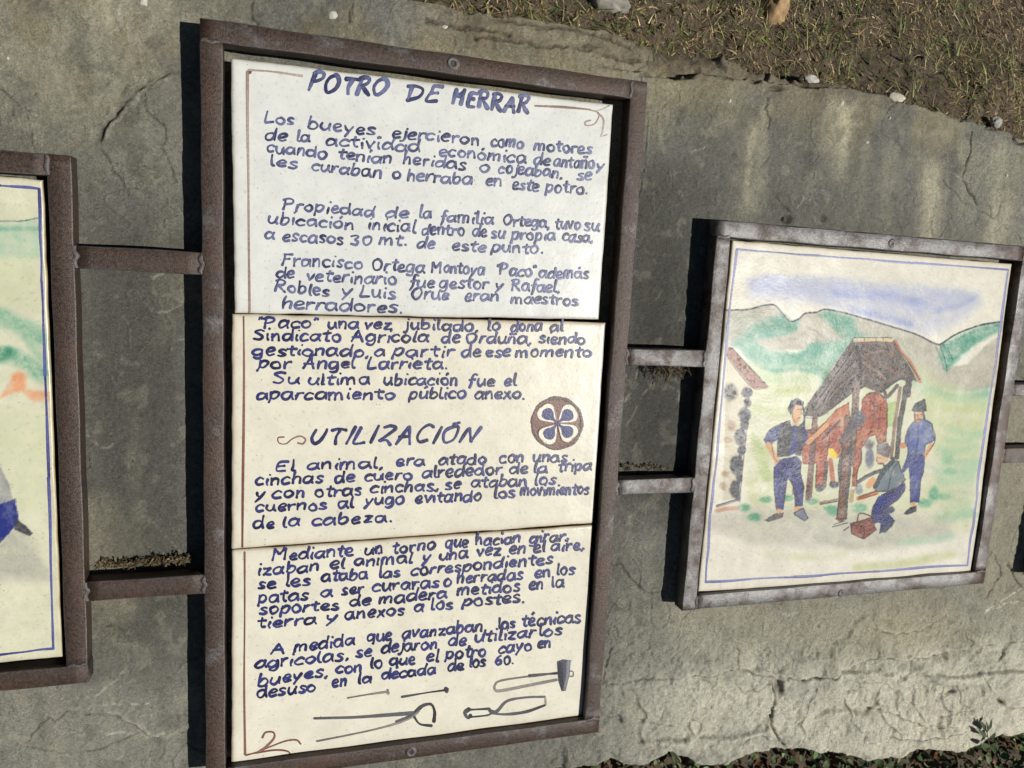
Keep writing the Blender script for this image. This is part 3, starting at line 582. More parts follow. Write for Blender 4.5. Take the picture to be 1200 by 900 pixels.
BOWL = [(.74, .78), (.5, 1.0), (.17, .85), (.02, .42), (.2, .03), (.52, .14), (.75, .6)]
G = {
 'a': (.88, [BOWL, [(.78, 1.0), (.75, .4), (.86, .0)]]), 'b': (.84, [[(.16, 1.8), (.1, .9), (.07, .08)], [(.1, .55), (.35, .95), (.65, .9), (.74, .45), (.5, .03), (.2, .0), (.07, .18)]]),
 'c': (.74, [[(.7, .82), (.46, 1.0), (.16, .8), (.03, .4), (.25, .02), (.68, .14)]]), 'd': (.9, [BOWL, [(.84, 1.8), (.78, .8), (.82, .0)]]),
 'e': (.74, [[(.08, .48), (.42, .52), (.66, .74), (.48, 1.02), (.2, .88), (.04, .42), (.25, .02), (.68, .14)]]),
 'f': (.6, [[(.78, 1.65), (.55, 1.8), (.38, 1.3), (.26, .3), (.08, -.5)], [(.05, .82), (.62, .94)]]),
 'g': (.88, [BOWL, [(.78, 1.0), (.76, .1), (.62, -.55), (.3, -.62), (.08, -.45)]]), 'h': (.8, [[(.16, 1.8), (.1, .9), (.05, .0)], [(.08, .5), (.36, .95), (.62, .85), (.64, .0)]]),
 'i': (.36, [[(.17, .86), (.13, .35), (.17, .0)], [(.24, 1.6), (.26, 1.66)]]), 'j': (.42, [[(.3, 1.0), (.27, .1), (.12, -.5), (-.12, -.55)], [(.36, 1.42), (.38, 1.46)]]),
 'l': (.38, [[(.2, 1.8), (.13, .8), (.14, .1), (.34, .02)]]), 'm': (1.2, [[(.08, 1.0), (.05, .0)], [(.07, .55), (.3, .98), (.52, .85), (.53, .0)], [(.53, .55), (.78, .98), (1.02, .85), (1.05, .0)]]),
 'n': (.8, [[(.09, 1.0), (.06, .0)], [(.07, .52), (.36, .98), (.62, .85), (.64, .0)]]), 'o': (.8, [[(.4, 1.0), (.12, .82), (.04, .4), (.3, .0), (.62, .14), (.72, .6), (.5, .98), (.36, 1.0)]]),
 'p': (.84, [[(.14, 1.0), (.08, .1), (.02, -.7)], [(.1, .6), (.38, 1.0), (.7, .85), (.7, .35), (.42, .0), (.1, .15)]]), 'q': (.88, [BOWL, [(.78, 1.0), (.74, -.1), (.72, -.7)]]),
 'r': (.62, [[(.1, 1.0), (.06, .0)], [(.08, .5), (.3, .92), (.58, .96)]]), 's': (.68, [[(.6, .88), (.36, 1.0), (.13, .78), (.36, .5), (.58, .24), (.38, .02), (.05, .1)]]),
 't': (.64, [[(.38, 1.55), (.28, .5), (.36, .06), (.56, .06)], [(.02, 1.0), (.68, 1.1)]]), 'u': (.84, [[(.09, 1.0), (.06, .4), (.26, .02), (.55, .2), (.7, .7)], [(.74, 1.0), (.7, .4), (.8, .0)]]),
 'v': (.72, [[(.05, 1.0), (.3, .02)], [(.3, .02), (.52, .6), (.66, 1.0)]]), 'x': (.74, [[(.06, .98), (.66, .02)], [(.64, 1.0), (.06, .0)]]),
 'y': (.78, [[(.08, 1.0), (.18, .5), (.38, .3)], [(.72, 1.0), (.4, .25), (.06, -.6)]]), 'z': (.74, [[(.08, .94), (.64, .96)], [(.64, .96), (.1, .06)], [(.1, .06), (.68, .04)]]),
 'P': (1.0, [[(.2, 1.6), (.12, .8), (.05, .0)], [(.02, 1.45), (.4, 1.75), (.85, 1.55), (.8, 1.05), (.4, .8), (.12, .8)]]), 'R': (1.05, [[(.2, 1.65), (.08, .0)], [(.02, 1.5), (.45, 1.75), (.82, 1.5), (.7, 1.0), (.14, .82)], [(.35, .85), (.65, .35), (.98, .0)]]),
 'L': (.85, [[(.2, 1.7), (.12, .8), (.05, .08), (.4, .05), (.8, .12)]]), 'F': (.95, [[(.25, 1.6), (.15, .8), (.05, .0)], [(.1, 1.62), (.9, 1.7)], [(.14, .85), (.65, .9)]]),
 'M': (1.3, [[(.12, 1.6), (.05, .0)], [(.14, 1.6), (.55, .75)], [(.55, .75), (1.05, 1.65)], [(1.05, 1.65), (1.12, .0)]]), 'O': (1.1, [[(.55, 1.65), (.15, 1.3), (.05, .65), (.35, .02), (.8, .25), (.98, .95), (.8, 1.55), (.5, 1.65)]]),
 'S': (.9, [[(.82, 1.5), (.45, 1.7), (.12, 1.35), (.42, .9), (.72, .5), (.5, .05), (.04, .12)]]), 'A': (1.1, [[(.05, .0), (.35, .9), (.62, 1.65)], [(.62, 1.65), (.8, .8), (.98, .0)], [(.15, .62), (.9, .66)]]),
 'E': (.92, [[(.85, 1.6), (.3, 1.62), (.15, 1.0), (.08, .08), (.75, .08)], [(.14, .85), (.66, .92)]]), 'D': (1.1, [[(.25, 1.6), (.1, .0)], [(-.1, 1.55), (.5, 1.65), (.98, 1.2), (.85, .5), (.1, .02)]]),
 'H': (1.15, [[(.2, 1.6), (.05, .0)], [(.95, 1.65), (.85, .0)], [(.18, 1.3), (.5, .8), (.9, 1.4)]]), 'T': (1.0, [[(.55, 1.5), (.5, .7), (.58, .0)], [(.05, 1.5), (.5, 1.62), (1.0, 1.5)]]),
 'I': (.5, [[(.3, 1.6), (.15, .0)]]), 'Z': (1.1, [[(.1, 1.5), (.55, 1.68), (.92, 1.45), (.5, .7), (.15, .2)], [(.15, .25), (.6, .3), (.98, -.25)]]), 'C': (1.0, [[(.92, 1.45), (.6, 1.65), (.2, 1.25), (.1, .6), (.4, .05), (.88, .2)]]),
 'N': (1.15, [[(.1, .0), (.3, 1.55)], [(.3, 1.55), (.8, .05)], [(.8, .05), (1.12, 1.75)]]), 'U': (1.1, [[(.25, 1.6), (.1, .6), (.35, .03), (.75, .3), (.95, 1.1), (1.0, 1.65)]]),
 '3': (.85, [[(.1, 1.4), (.5, 1.6), (.72, 1.25), (.35, .85), (.7, .5), (.5, .02), (.05, .1)]]), '0': (.85, [[(.45, 1.4), (.12, 1.0), (.1, .35), (.4, .0), (.72, .4), (.72, 1.1), (.42, 1.42)]]),
 '6': (.9, [[(.7, 1.5), (.3, 1.1), (.08, .5), (.3, .02), (.68, .2), (.65, .65), (.35, .75), (.1, .4)]]),
 '.': (.3, [[(.12, .06), (.15, .08)]]), ',': (.32, [[(.18, .12), (.06, -.3)]]), '"': (.5, [[(.15, 1.75), (.1, 1.4)], [(.35, 1.78), (.3, 1.42)]]),
}
MARK = {'á': ('a', 'u'), 'é': ('e', 'u'), 'í': ('ı', 'u'), 'ó': ('o', 'u'), 'ú': ('u', 'u'), 'ñ': ('n', 'n'), 'Ó': ('O', 'U'), 'Á': ('A', 'U')}
G['ı'] = (G['i'][0], G['i'][1][:1])
def glyph(ch):
    if ch in MARK:
        b, k = MARK[ch]; w, st = G[b]; m = {'u': [[(w * .5, 1.56), (w * .72, 1.9)]], 'n': [[(.12, 1.5), (.3, 1.64), (.5, 1.5), (.68, 1.64)]], 'U': [[(w * .45, 1.85), (w * .75, 2.15)]]}[k]
        return w, st + m
    return G[ch]
def write(br, txt, x0, x1, y0, y1, xh, w, c0, c1, slant=0.1, jit=1.45):
    """one word from (x0,y0) to (x1,y1) along its baseline; xh = x-height, all in photo px"""
    gl = [glyph(c) for c in txt]; tot = sum(g[0] for g in gl) - 0.1; sx = (x1 - x0) * 0.98 / tot; x0 = x0 - slant * xh * 0.5; cx = 0; rr = br.r
    ang = math.atan2(y1 - y0, x1 - x0); sk = math.tan(ang)
    for wdt, st in gl:
        dy = rr.uniform(-.07, .07) * xh * jit; sc = 1 + rr.uniform(-.07, .07) * jit; rot = rr.uniform(-.06, .06) * jit
        for s_ in st:
            pts = []
            for gx_, gy_ in s_:
                gx_ = gx_ * 0.84 + 0.04; gy_ = 1 + (gy_ - 1) * 0.84 if gy_ > 1 else (gy_ * 0.75 if gy_ < 0 else gy_)
                gx2 = gx_ + rr.uniform(-.03, .03) * jit; gy2 = (gy_ + rr.uniform(-.03, .03) * jit) * sc
                X = x0 + (cx + gx2) * sx + (slant + rot) * gy2 * xh; Y = y0 + (X - x0) * sk - gy2 * xh + dy
                pts.append((X, Y))
            br.stroke(pts, w, c0, c1, n=5)
        cx += wdt
def words(br, block, xh, w, c0, c1, **k):
    for item in block.strip().split('\n'):
        t = item.split(); y1 = float(t[4]) if len(t) > 4 else float(t[3])
        write(br, t[0], float(t[1]), float(t[2]), float(t[3]), y1, xh, w, c0, c1, **k)

TZ = -0.0085; TT = 0.012
INK1 = ((108, 113, 150), (36, 38, 82)); INK2 = ((50, 56, 118), (13, 15, 64)); BRN = ((150, 112, 92), (112, 66, 50))
# ---- first tile
t1, h1 = tile_body('text_tile', [(271, 68), (718, 123), (701.5, 374), (275.5, 366.5)], TZ, TT, 170, 120,
    'white glazed tile headed POTRO DE HERRAR, topmost of the three lettered tiles', 'tile', 100, GLAZE, (223, 223, 216), (170, 160, 136))
br = Brush(h1, TZ, 1)
words(br, 'POTRO 362 457 106 112.5', 12.8, 4.9, *INK1, slant=.3)
words(br, 'DE 476 517 118 121', 12, 4.3, *INK1, slant=.3)
words(br, 'HERRAR 530 622 122 134.5', 12.2, 4.7, *INK1, slant=.12)
br.done('title_lettering', t1)
br = Brush(h1, TZ, 102)
words(br, """Los 310 345 144 146
bueyes, 360 447 150 160
ejercieron 459 565 161 170
como 576 614 171.5 174
motores 626 695 175 181
de 310 337 164 164.5
la 347 364 165 166
actividad 382 495 170 179
económica 514 619 182 192
de 626 645 193 194
antaño 649 697 195 198
y 698 709 199 200
cuando 312 384 178 186
tenían 396 461 186.5 192.5
heridas 472 547 192 199
o 562 574 201 201.5
cojeaban, 584 660 202 209
se 676 694 211 212
les 316 350 194.5 197.5
curaban 365 449 200 209
o 459.5 470 209.5 210
herraba 477 555 212 216
en 569 589 218 219
este 600 632 222 224
potro. 639 689 225 227""", 8.2, 2.8, *INK1)
br.done('text_paragraph', t1)
br = Brush(h1, TZ, 109)
words(br, """Propiedad 331 441 246 254
de 451 480 255 255.5
la 491 506 255.5 256
familia 516 580 260 263
Ortega, 590 645 264 267
tuvo 650 681 268 269
su 684 703 270 271
ubicación 314 417 261.5 269
inicial 431 488 269 272
dentro 494 546 275 276
de 554 571 277 277.5
su 576 592 279 279.5
propia 599 652 280 282
casa, 659 695 282.5 284
a 310 322 280 280.5
escasos 331 404 282 286
30 410 437 286.5 287
mt. 444 477 287 288
de 489 510 291 291.5
este 530 570 293 295
punto. 576 637 295 297""", 8.2, 2.8, *INK1)
br.done('text_paragraph', t1)
br = Brush(h1, TZ, 116)
words(br, """Francisco 330 427 310 315
Ortega 436 499 316 319
Montoya 506 569 319 322
"Paco" 580 630 322 325
además 632 691 325 327
de 324 346 325 326
veterinario 359 467 329 334
fue 480 510 336 337
gestor 515 574 337 339
y 580 591 339 339.5
Rafael, 599 657 341 342
Robles 322 387 342 347
y 400 414 347 347.5
Luis 422 464 347 350
Orue 482 527 350.5 351.5
eran 544 586 352 353
maestros 599 679 355 358
herradores. 330 474 361 367""", 8.2, 2.8, *INK1)
br.done('text_paragraph', t1)
br = Brush(h1, TZ, 3)
BR1 = ((192, 178, 162), (148, 124, 110))
br.stroke([(290, 84), (290, 140), (291, 200), (291.6, 280), (292.5, 366)], 3.2, *BR1); br.stroke([(291, 82), (320, 84), (354, 89)], 2.6, *BR1)
br.stroke([(292.3, 84), (293, 85)], 4.2, (110, 95, 90), (90, 75, 72)); br.stroke([(627, 124), (660, 125.5), (692, 128.5)], 2.4, (140, 118, 100), (96, 74, 62))
br.done('border_line', t1); br = Brush(h1, TZ, 33)
br.stroke([(690, 128.5), (702, 133), (697, 145), (687, 147), (686, 143), (692, 141)], 1.8, *BR1); br.stroke([(698, 130), (706, 128), (714, 124)], 1.5, *BR1)
br.stroke([(700, 132), (707, 140), (706, 154), (704, 160), (711, 158)], 1.8, *BR1)
br.done('flourish', t1)
# ---- second tile
t2, h2 = tile_body('text_tile', [(272.5, 368.2), (709.5, 378.5), (695, 613), (272, 643)], TZ - 0.0004, TT, 170, 110,
    'cream tile headed UTILIZACIÓN with a round blue and brown rosette, middle lettered tile', 'tile', 140, GLAZE, (226, 220, 200), (160, 132, 94))
br = Brush(h2, TZ - 0.0004, 4); write(br, 'UTILIZACIÓN', 363, 564, 521, 518.5, 12.4, 3.7, *INK2, slant=.35); br.done('title_lettering', t2)
br = Brush(h2, TZ - 0.0004, 105)
words(br, """"Paco" 300 375 384 384.5
una 384 421 385 385
vez 426 460 385.5 386
jubilado, 474 562 386 387.5
lo 571 587 387.5 388
dona 599 636 388 388
al 645 660 388 388
Sindicato 297 402 398 400.5
Agrícola 411 504 400 401
de 517 540 401 401
Orduña, 546 624 402 402.5
siendo 632 687 402.5 403
gestionado, 296 435 416.5 417.5
a 439 452 417 417
partir 460 534 417 418
de 541 564 418 418
ese 569 599 418 418
momento 604 695 418 418.5
por 302 342 431 431.5
Ángel 354 417 432 432
Larrieta. 430 526 432 432.5""", 7.9, 2.95, *INK2)
br.done('text_paragraph', t2)
br = Brush(h2, TZ - 0.0004, 112)
words(br, """Su 319 352 449 449.5
ultima 361 435 450 450.5
ubicación 450 539 451 451.5
fue 549 581 452 452
el 590 605 452 452
aparcamiento 300 466 468 467.5
público 479 547 467 467
anexo. 556 616 467 467.5""", 7.9, 2.95, *INK2)
br.done('text_paragraph', t2)
br = Brush(h2, TZ - 0.0004, 119)
words(br, """El 322 346 552 551.5
animal, 360 450 550.5 548.5
era 464 499 546.5 546
atado 514 571 544.5 543.5
con 585 615 542.5 542
unas 624 666 541.5 541
cinchas 299 380 568 566
de 392 416 565 564.5
cuero 427 484 563 561.5
alrededor 495 590 560 555.5
de 597 619 555 554.5
la 625 642 554 553.5
tripa 654 694 553 550.5
y 299 311 585 584.5
con 319 359 584 582.5
otras 369 425 581.5 580
cinchas, 434 515 577.5 574.5
se 522 540 573.5 573
ataban 552 619 571 569
los 626 652 567.5 567
cuernos 299 385 600 597
al 396 415 595.5 595
yugo 427 475 592 589.5
evitando 487 566 589.5 586.5
los 579 604 583 582
movimientos 610 692 581 579
de 297 322 620 618.5
la 331 352 617.5 616.5
cabeza. 365 461 615.5 611.5""", 7.9, 2.95, *INK2)
br.done('text_paragraph', t2)
br = Brush(h2, TZ - 0.0004, 6)
br.stroke([(285.5, 371), (286, 430), (285.6, 500), (284.6, 570), (284, 641)], 2.6, *BRN)
br.done('border_line', t2); br = Brush(h2, TZ - 0.0004, 34)
br.stroke([(333, 512), (326, 513), (327, 519), (335, 520), (343, 514), (352, 511), (358, 515), (355, 520), (349, 519)], 1.8, *BRN)
br.done('flourish', t2)
br = Brush(h2, TZ - 0.0004, 7); ex, ey, er = 653, 496, 29.5
br.fillp([(ex + er * 1.0 * math.cos(a), ey + er * 1.02 * math.sin(a)) for a in np.linspace(0, 2 * math.pi, 28, endpoint=False)], (108, 66, 48), smo=False)
for a in range(10): br.stroke([(ex + 29 * math.cos(a * .63 + q), ey + 29.5 * math.sin(a * .63 + q)) for q in (0, .25, .5, .75)], 4, (98, 58, 44), (66, 38, 30))
for a, fl in ((-38, 27), (-136, 27), (40, 26), (128, 27)):
    ca, sa = math.cos(math.radians(a)), math.sin(math.radians(a))
    def pt(u, v): return (ex + ca * u - sa * v, ey + sa * u + ca * v)
    br.fillp([pt(1, 0), pt(9, 6), pt(18, 11), pt(25, 8), pt(fl, 0), pt(25, -8), pt(18, -11), pt(9, -6)], (226, 218, 196))
    br.fillp([pt(0.5, 1.0), pt(7, 2.2), pt(13, 6.6), pt(19, 6.6), pt(22.5, 0), pt(19, -6.6), pt(13, -6.6), pt(7, -2.2), pt(.5, -1.0)], (22, 26, 96))
    br.stroke([pt(2, 1), pt(9, 6.5), pt(18, 11.5), pt(25, 8), pt(fl, 0)], 1.2, *BRN)
br.done('rosette', t2)
# ---- third tile
t3, h3 = tile_body('text_tile', [(272.3, 645.5), (694.5, 615.8), (683.5, 838.5), (271.5, 898)], TZ - 0.0002, TT, 170, 110,
    'cream tile with two lettered paragraphs above drawn smith tools, lowest lettered tile', 'tile', 180, GLAZE, (227, 221, 201), (158, 130, 92))
br = Brush(h3, TZ - 0.0002, 108)
words(br, """Mediante 319 416 657 651
un 427 450 651 648.5
torno 459 511 648 643.5
que 522 549 641.5 640.5
hacían 557 611 639 636
girar, 620 667 636 632.5
izaban 302 376 674 669
el 387 404 666.5 666
animal 415 484 663.5 660
y 494 505 658 657.5
una 515 549 656 654
vez 559 587 651.5 650
en 597 616 649.5 648
el 625 639 647.5 646.5
aire, 646 685 646 643.5
se 302 324 690 688.5
les 334 365 687 685
ataba 377 432 682 678
las 444 469 677 675
correspondientes 481 651 674.5 660
patas 302 362 706.5 703
a 376 390 699.5 698.5
ser 400 427 697 695.5
curaras 436 516 692.5 688
o 520 529 686.5 686
herradas 535 615 684 678.5
en 627 646 677 675.5
los 652 674 674 673
soportes 304 399 720 714
de 410 435 710.5 708.5
madera 444 525 708 700.5
metidos 535 611 697.5 693
en 620 637 691 690
la 646 662 688.5 687.5
tierra 301 372 736 731
y 381 397 729 728
anexos 404 476 726 720
a 485 497 717 716
los 505 531 714.5 713
postes. 542 616 710.5 705.5""", 7.9, 2.95, *INK2)
br.done('text_paragraph', t3)
br = Brush(h3, TZ - 0.0002, 115)
words(br, """A 317 335 766 765
medida 345 417 763 755.5
que 430 460 751.5 750
avanzaban, 471 572 748 739.5
las 584 604 737 735.5
técnicas 611 682 733.5 729
agrícolas, 299 410 783.5 773
se 417 436 769.5 768.5
dejaron 447 514 765.5 759
de 525 547 757.5 756
utilizar 556 629 752.5 746
los 631 659 745 744.5
bueyes, 302 386 804 792
con 394 425 788.5 787
lo 434 449 784 783
que 457 487 779 777.5
el 500 514 775 774.5
potro 522 571 772 768.5
cayo 584 624 765 761.5
en 630 646 758.5 758
desuso 301 372 818.5 810
en 389 407 805 804
la 419 436 801 800
década 447 512 796 790
de 525 544 786.5 784.5
los 550 569 782.5 781
60. 580 602 778.5 778""", 7.9, 2.95, *INK2)
br.done('text_paragraph', t3)
br = Brush(h3, TZ - 0.0002, 9)
br.stroke([(286.7, 647), (286.8, 720), (286.2, 800), (287.3, 884)], 2.4, *BRN)
br.done('border_line', t3); br = Brush(h3, TZ - 0.0002, 35)
c6 = lambda P: [(x / 2.6475, 560 + y / 2.6475) for x, y in P]
br.stroke(c6([(762, 860), (800, 850), (850, 830), (890, 816), (920, 814), (933, 826)]), 2.0, *BRN); br.stroke(c6([(814, 806), (824, 790), (848, 790), (850, 808), (825, 835), (800, 852)]), 2.6, *BRN)
br.stroke(c6([(790, 854), (850, 845), (890, 848), (900, 860), (878, 866)]), 1.8, *BRN)
br.done('flourish', t3)
br = Brush(h3, TZ - 0.0002, 10); D = ((96, 94, 98), (32, 32, 38)); LG = ((160, 152, 140), (104, 98, 94))
c7 = lambda P: [(200 + x / 2.3077, 780 + y / 2.3077) for x, y in P]
br.stroke(c7([(478, 88), (530, 79), (586, 71)]), 2.2, *LG); br.stroke(c7([(587, 66), (588, 76)]), 3.5, *LG)
br.done('drawn_nail', t3); br = Brush(h3, TZ - 0.0002, 36)
br.stroke(c7([(625, 85), (690, 74), (745, 66)]), 2.3, *D); br.stroke(c7([(744, 61), (747, 71)]), 5.4, *D)
br.done('drawn_nail', t3); br = Brush(h3, TZ - 0.0002, 37)
br.stroke(c7([(388, 143), (500, 140), (610, 132), (664, 128)]), 3.8, *D); br.stroke(c7([(660, 130), (680, 110), (704, 105), (714, 125), (712, 152)]), 4.1, *D)
br.stroke(c7([(395, 205), (520, 180), (600, 160), (650, 140), (672, 122)]), 2.7, *LG); br.stroke(c7([(658, 138), (674, 158), (706, 163)]), 3.0, *D); br.stroke(c7([(610, 152), (645, 140), (668, 124)]), 4.1, *D)
br.done('drawn_pliers', t3); br = Brush(h3, TZ - 0.0002, 38)
h7 = lambda P: [(480 + x / 4, 600 + y / 4) for x, y in P]
br.stroke(h7([(690, 755), (560, 770), (430, 790), (400, 812), (402, 834), (430, 838), (560, 812), (690, 786)]), 3.0, *LG); br.stroke(h7([(560, 768), (640, 760), (692, 755)]), 3.2, *D)
br.fillp(h7([(690, 700), (720, 690), (756, 695), (750, 760), (732, 838), (712, 840), (696, 790)]), (72, 72, 82), smo=False); br.stroke(h7([(706, 706), (708, 760), (718, 826)]), 5, (60, 60, 70), (40, 40, 48)); br.stroke(h7([(745, 700), (738, 770), (726, 830)]), 4, (130, 130, 138), (80, 80, 90))
br.stroke(h7([(752, 745), (766, 748), (766, 768), (752, 770)]), 1.6, *LG)
br.done('drawn_hammer', t3); br = Brush(h3, TZ - 0.0002, 39)
br.stroke(c7([(808, 118), (796, 128), (804, 142), (812, 134)]), 4.3, *D); br.stroke(c7([(806, 120), (862, 117)]), 2.7, *D); br.stroke(c7([(808, 140), (862, 133), (864, 118)]), 2.4, *D)
br.stroke(c7([(862, 122), (882, 124), (910, 96), (960, 86), (1012, 84)]), 3.2, *D); br.stroke(c7([(1013, 84), (1014, 106)]), 2.4, *LG); br.stroke(c7([(864, 129), (905, 132), (960, 125), (1012, 107)]), 3.0, *D)
br.done('drawn_pincers', t3)

# ---- watercolour pictures: pigment laid down wash by wash, carried by the tile's own fine mesh
class Canvas:
    K = 3
    def __init__(s, x0, y0, x1, y1, base, seed):
        s.x0, s.y0 = x0, y0; s.w = int((x1 - x0) * s.K); s.h = int((y1 - y0) * s.K)
        yy, xx = np.mgrid[0:s.h, 0:s.w]; s.X = x0 + (xx + .5) / s.K; s.Y = y0 + (yy + .5) / s.K
        s.a = np.tile(np.array(base, float), (s.h, s.w, 1)); s.seed = seed
        s.n1 = fbm(s.X, s.Y, 0.09, 4, seed); s.n2 = fbm(s.X, s.Y, 0.5, 3, seed + 7); s.n3 = fbm(s.X, s.Y, 0.25, 3, seed + 17)
        s.a += ((s.n1 - .5) * 14 + (s.n2 - .5) * 12)[..., None]
    def box(s, P, pad):
        P = np.asarray(P, float); a = ((P.min(0) - pad - [s.x0, s.y0]) * s.K).astype(int); b = ((P.max(0) + pad - [s.x0, s.y0]) * s.K).astype(int) + 2
        return slice(max(0, a[1]), max(0, min(s.h, b[1]))), slice(max(0, a[0]), max(0, min(s.w, b[0])))
    def lay(s, sl, m, c, tex):
        m = np.clip(m * (1 - tex + tex * 2 * np.clip((s.n1[sl] - .3) * 1.2 + (s.n2[sl] - .5) * .8 + .2, 0, 1)), 0, 1)[..., None]
        s.a[sl] = s.a[sl] * (1 - m) + np.array(c, float) * m
    def poly(s, P, c, a=0.9, soft=0.6, tex=0.35, edge=0.0, wob=1.0):
        P = np.asarray(P, float); sl = s.box(P, soft * 2 + 2); k_ = 1.1 * wob + min(soft, 6) * .8; X = s.X[sl] + (s.n3[sl] - .5) * k_; Y = s.Y[sl] + (s.n2[sl] - .5) * k_
        if X.size == 0: return
        ins = np.zeros(X.shape, bool); Q = np.vstack([P, P[0]])
        for (ax, ay), (bx, by) in zip(Q[:-1], Q[1:]):
            if ay != by: ins ^= ((ay > Y) != (by > Y)) & (X < (bx - ax) * (Y - ay) / (by - ay) + ax)
        d, _ = dist_poly(X, Y, Q); sd = np.where(ins, d, -d); m = sstep(-soft, soft, sd)
        s.lay(sl, m * a, c, tex)
        if edge: s.lay(sl, np.exp(-((sd - .3) / .6) ** 2) * edge, np.array(c) * .35, .4)
    def line(s, P, w, c, a=0.9, soft=0.5, tex=0.35, n=6):
        P = smooth(P, n); soft = soft if w > 6 and soft > 1 else soft * .8; sl = s.box(P, w + soft + 2); X = s.X[sl] + (s.n3[sl] - .5) * .8; Y = s.Y[sl] + (s.n2[sl] - .5) * .8
        if X.size == 0: return
        d, _ = dist_poly(X, Y, P); s.lay(sl, sstep(w / 2 + soft, w / 2 - soft, d) * a, c, tex)
    def oval(s, x, y, rx, ry, c, a=0.9, soft=0.3, tex=0.35):
        sl = s.box([(x - rx, y - ry), (x + rx, y + ry)], 2); X = s.X[sl] + (s.n3[sl] - .5) * 2; Y = s.Y[sl] + (s.n2[sl] - .5) * 2
        if X.size == 0: return
        q = np.hypot((X - x) / rx, (Y - y) / ry); s.lay(sl, sstep(1 + soft, 1 - soft, q) * a, c, tex)
    def sampler(s, z):
        lut = lin(np.clip(s.a, 0, 255))
        def f(x, y):
            px, py = photo(x, y, z); i = np.clip((py - s.y0) * s.K - .5, 0, s.h - 1.01); j = np.clip((px - s.x0) * s.K - .5, 0, s.w - 1.01)
            i0 = i.astype(int); j0 = j.astype(int); fi = (i - i0)[:, None]; fj = (j - j0)[:, None]
            return (lut[i0, j0] * (1 - fj) + lut[i0, j0 + 1] * fj) * (1 - fi) + (lut[i0 + 1, j0] * (1 - fj) + lut[i0 + 1, j0 + 1] * fj) * fi
        return f
def k1(*P): return [(800 + x / 3, 240 + y / 3) for x, y in P]
def k2(*P): return [(840 + x / 7.5, 380 + y / 7.5) for x, y in P]
def k3(*P): return [(960 + x / 7.5, 380 + y / 7.5) for x, y in P]
def k4(*P): return [(840 + x / 7.5, 490 + y / 7.5) for x, y in P]
def k5(*P): return [(960 + x / 7.5, 490 + y / 7.5) for x, y in P]
def k6(*P): return [(780 + x / 2.857, 600 + y / 2.857) for x, y in P]
PZ = -0.0055
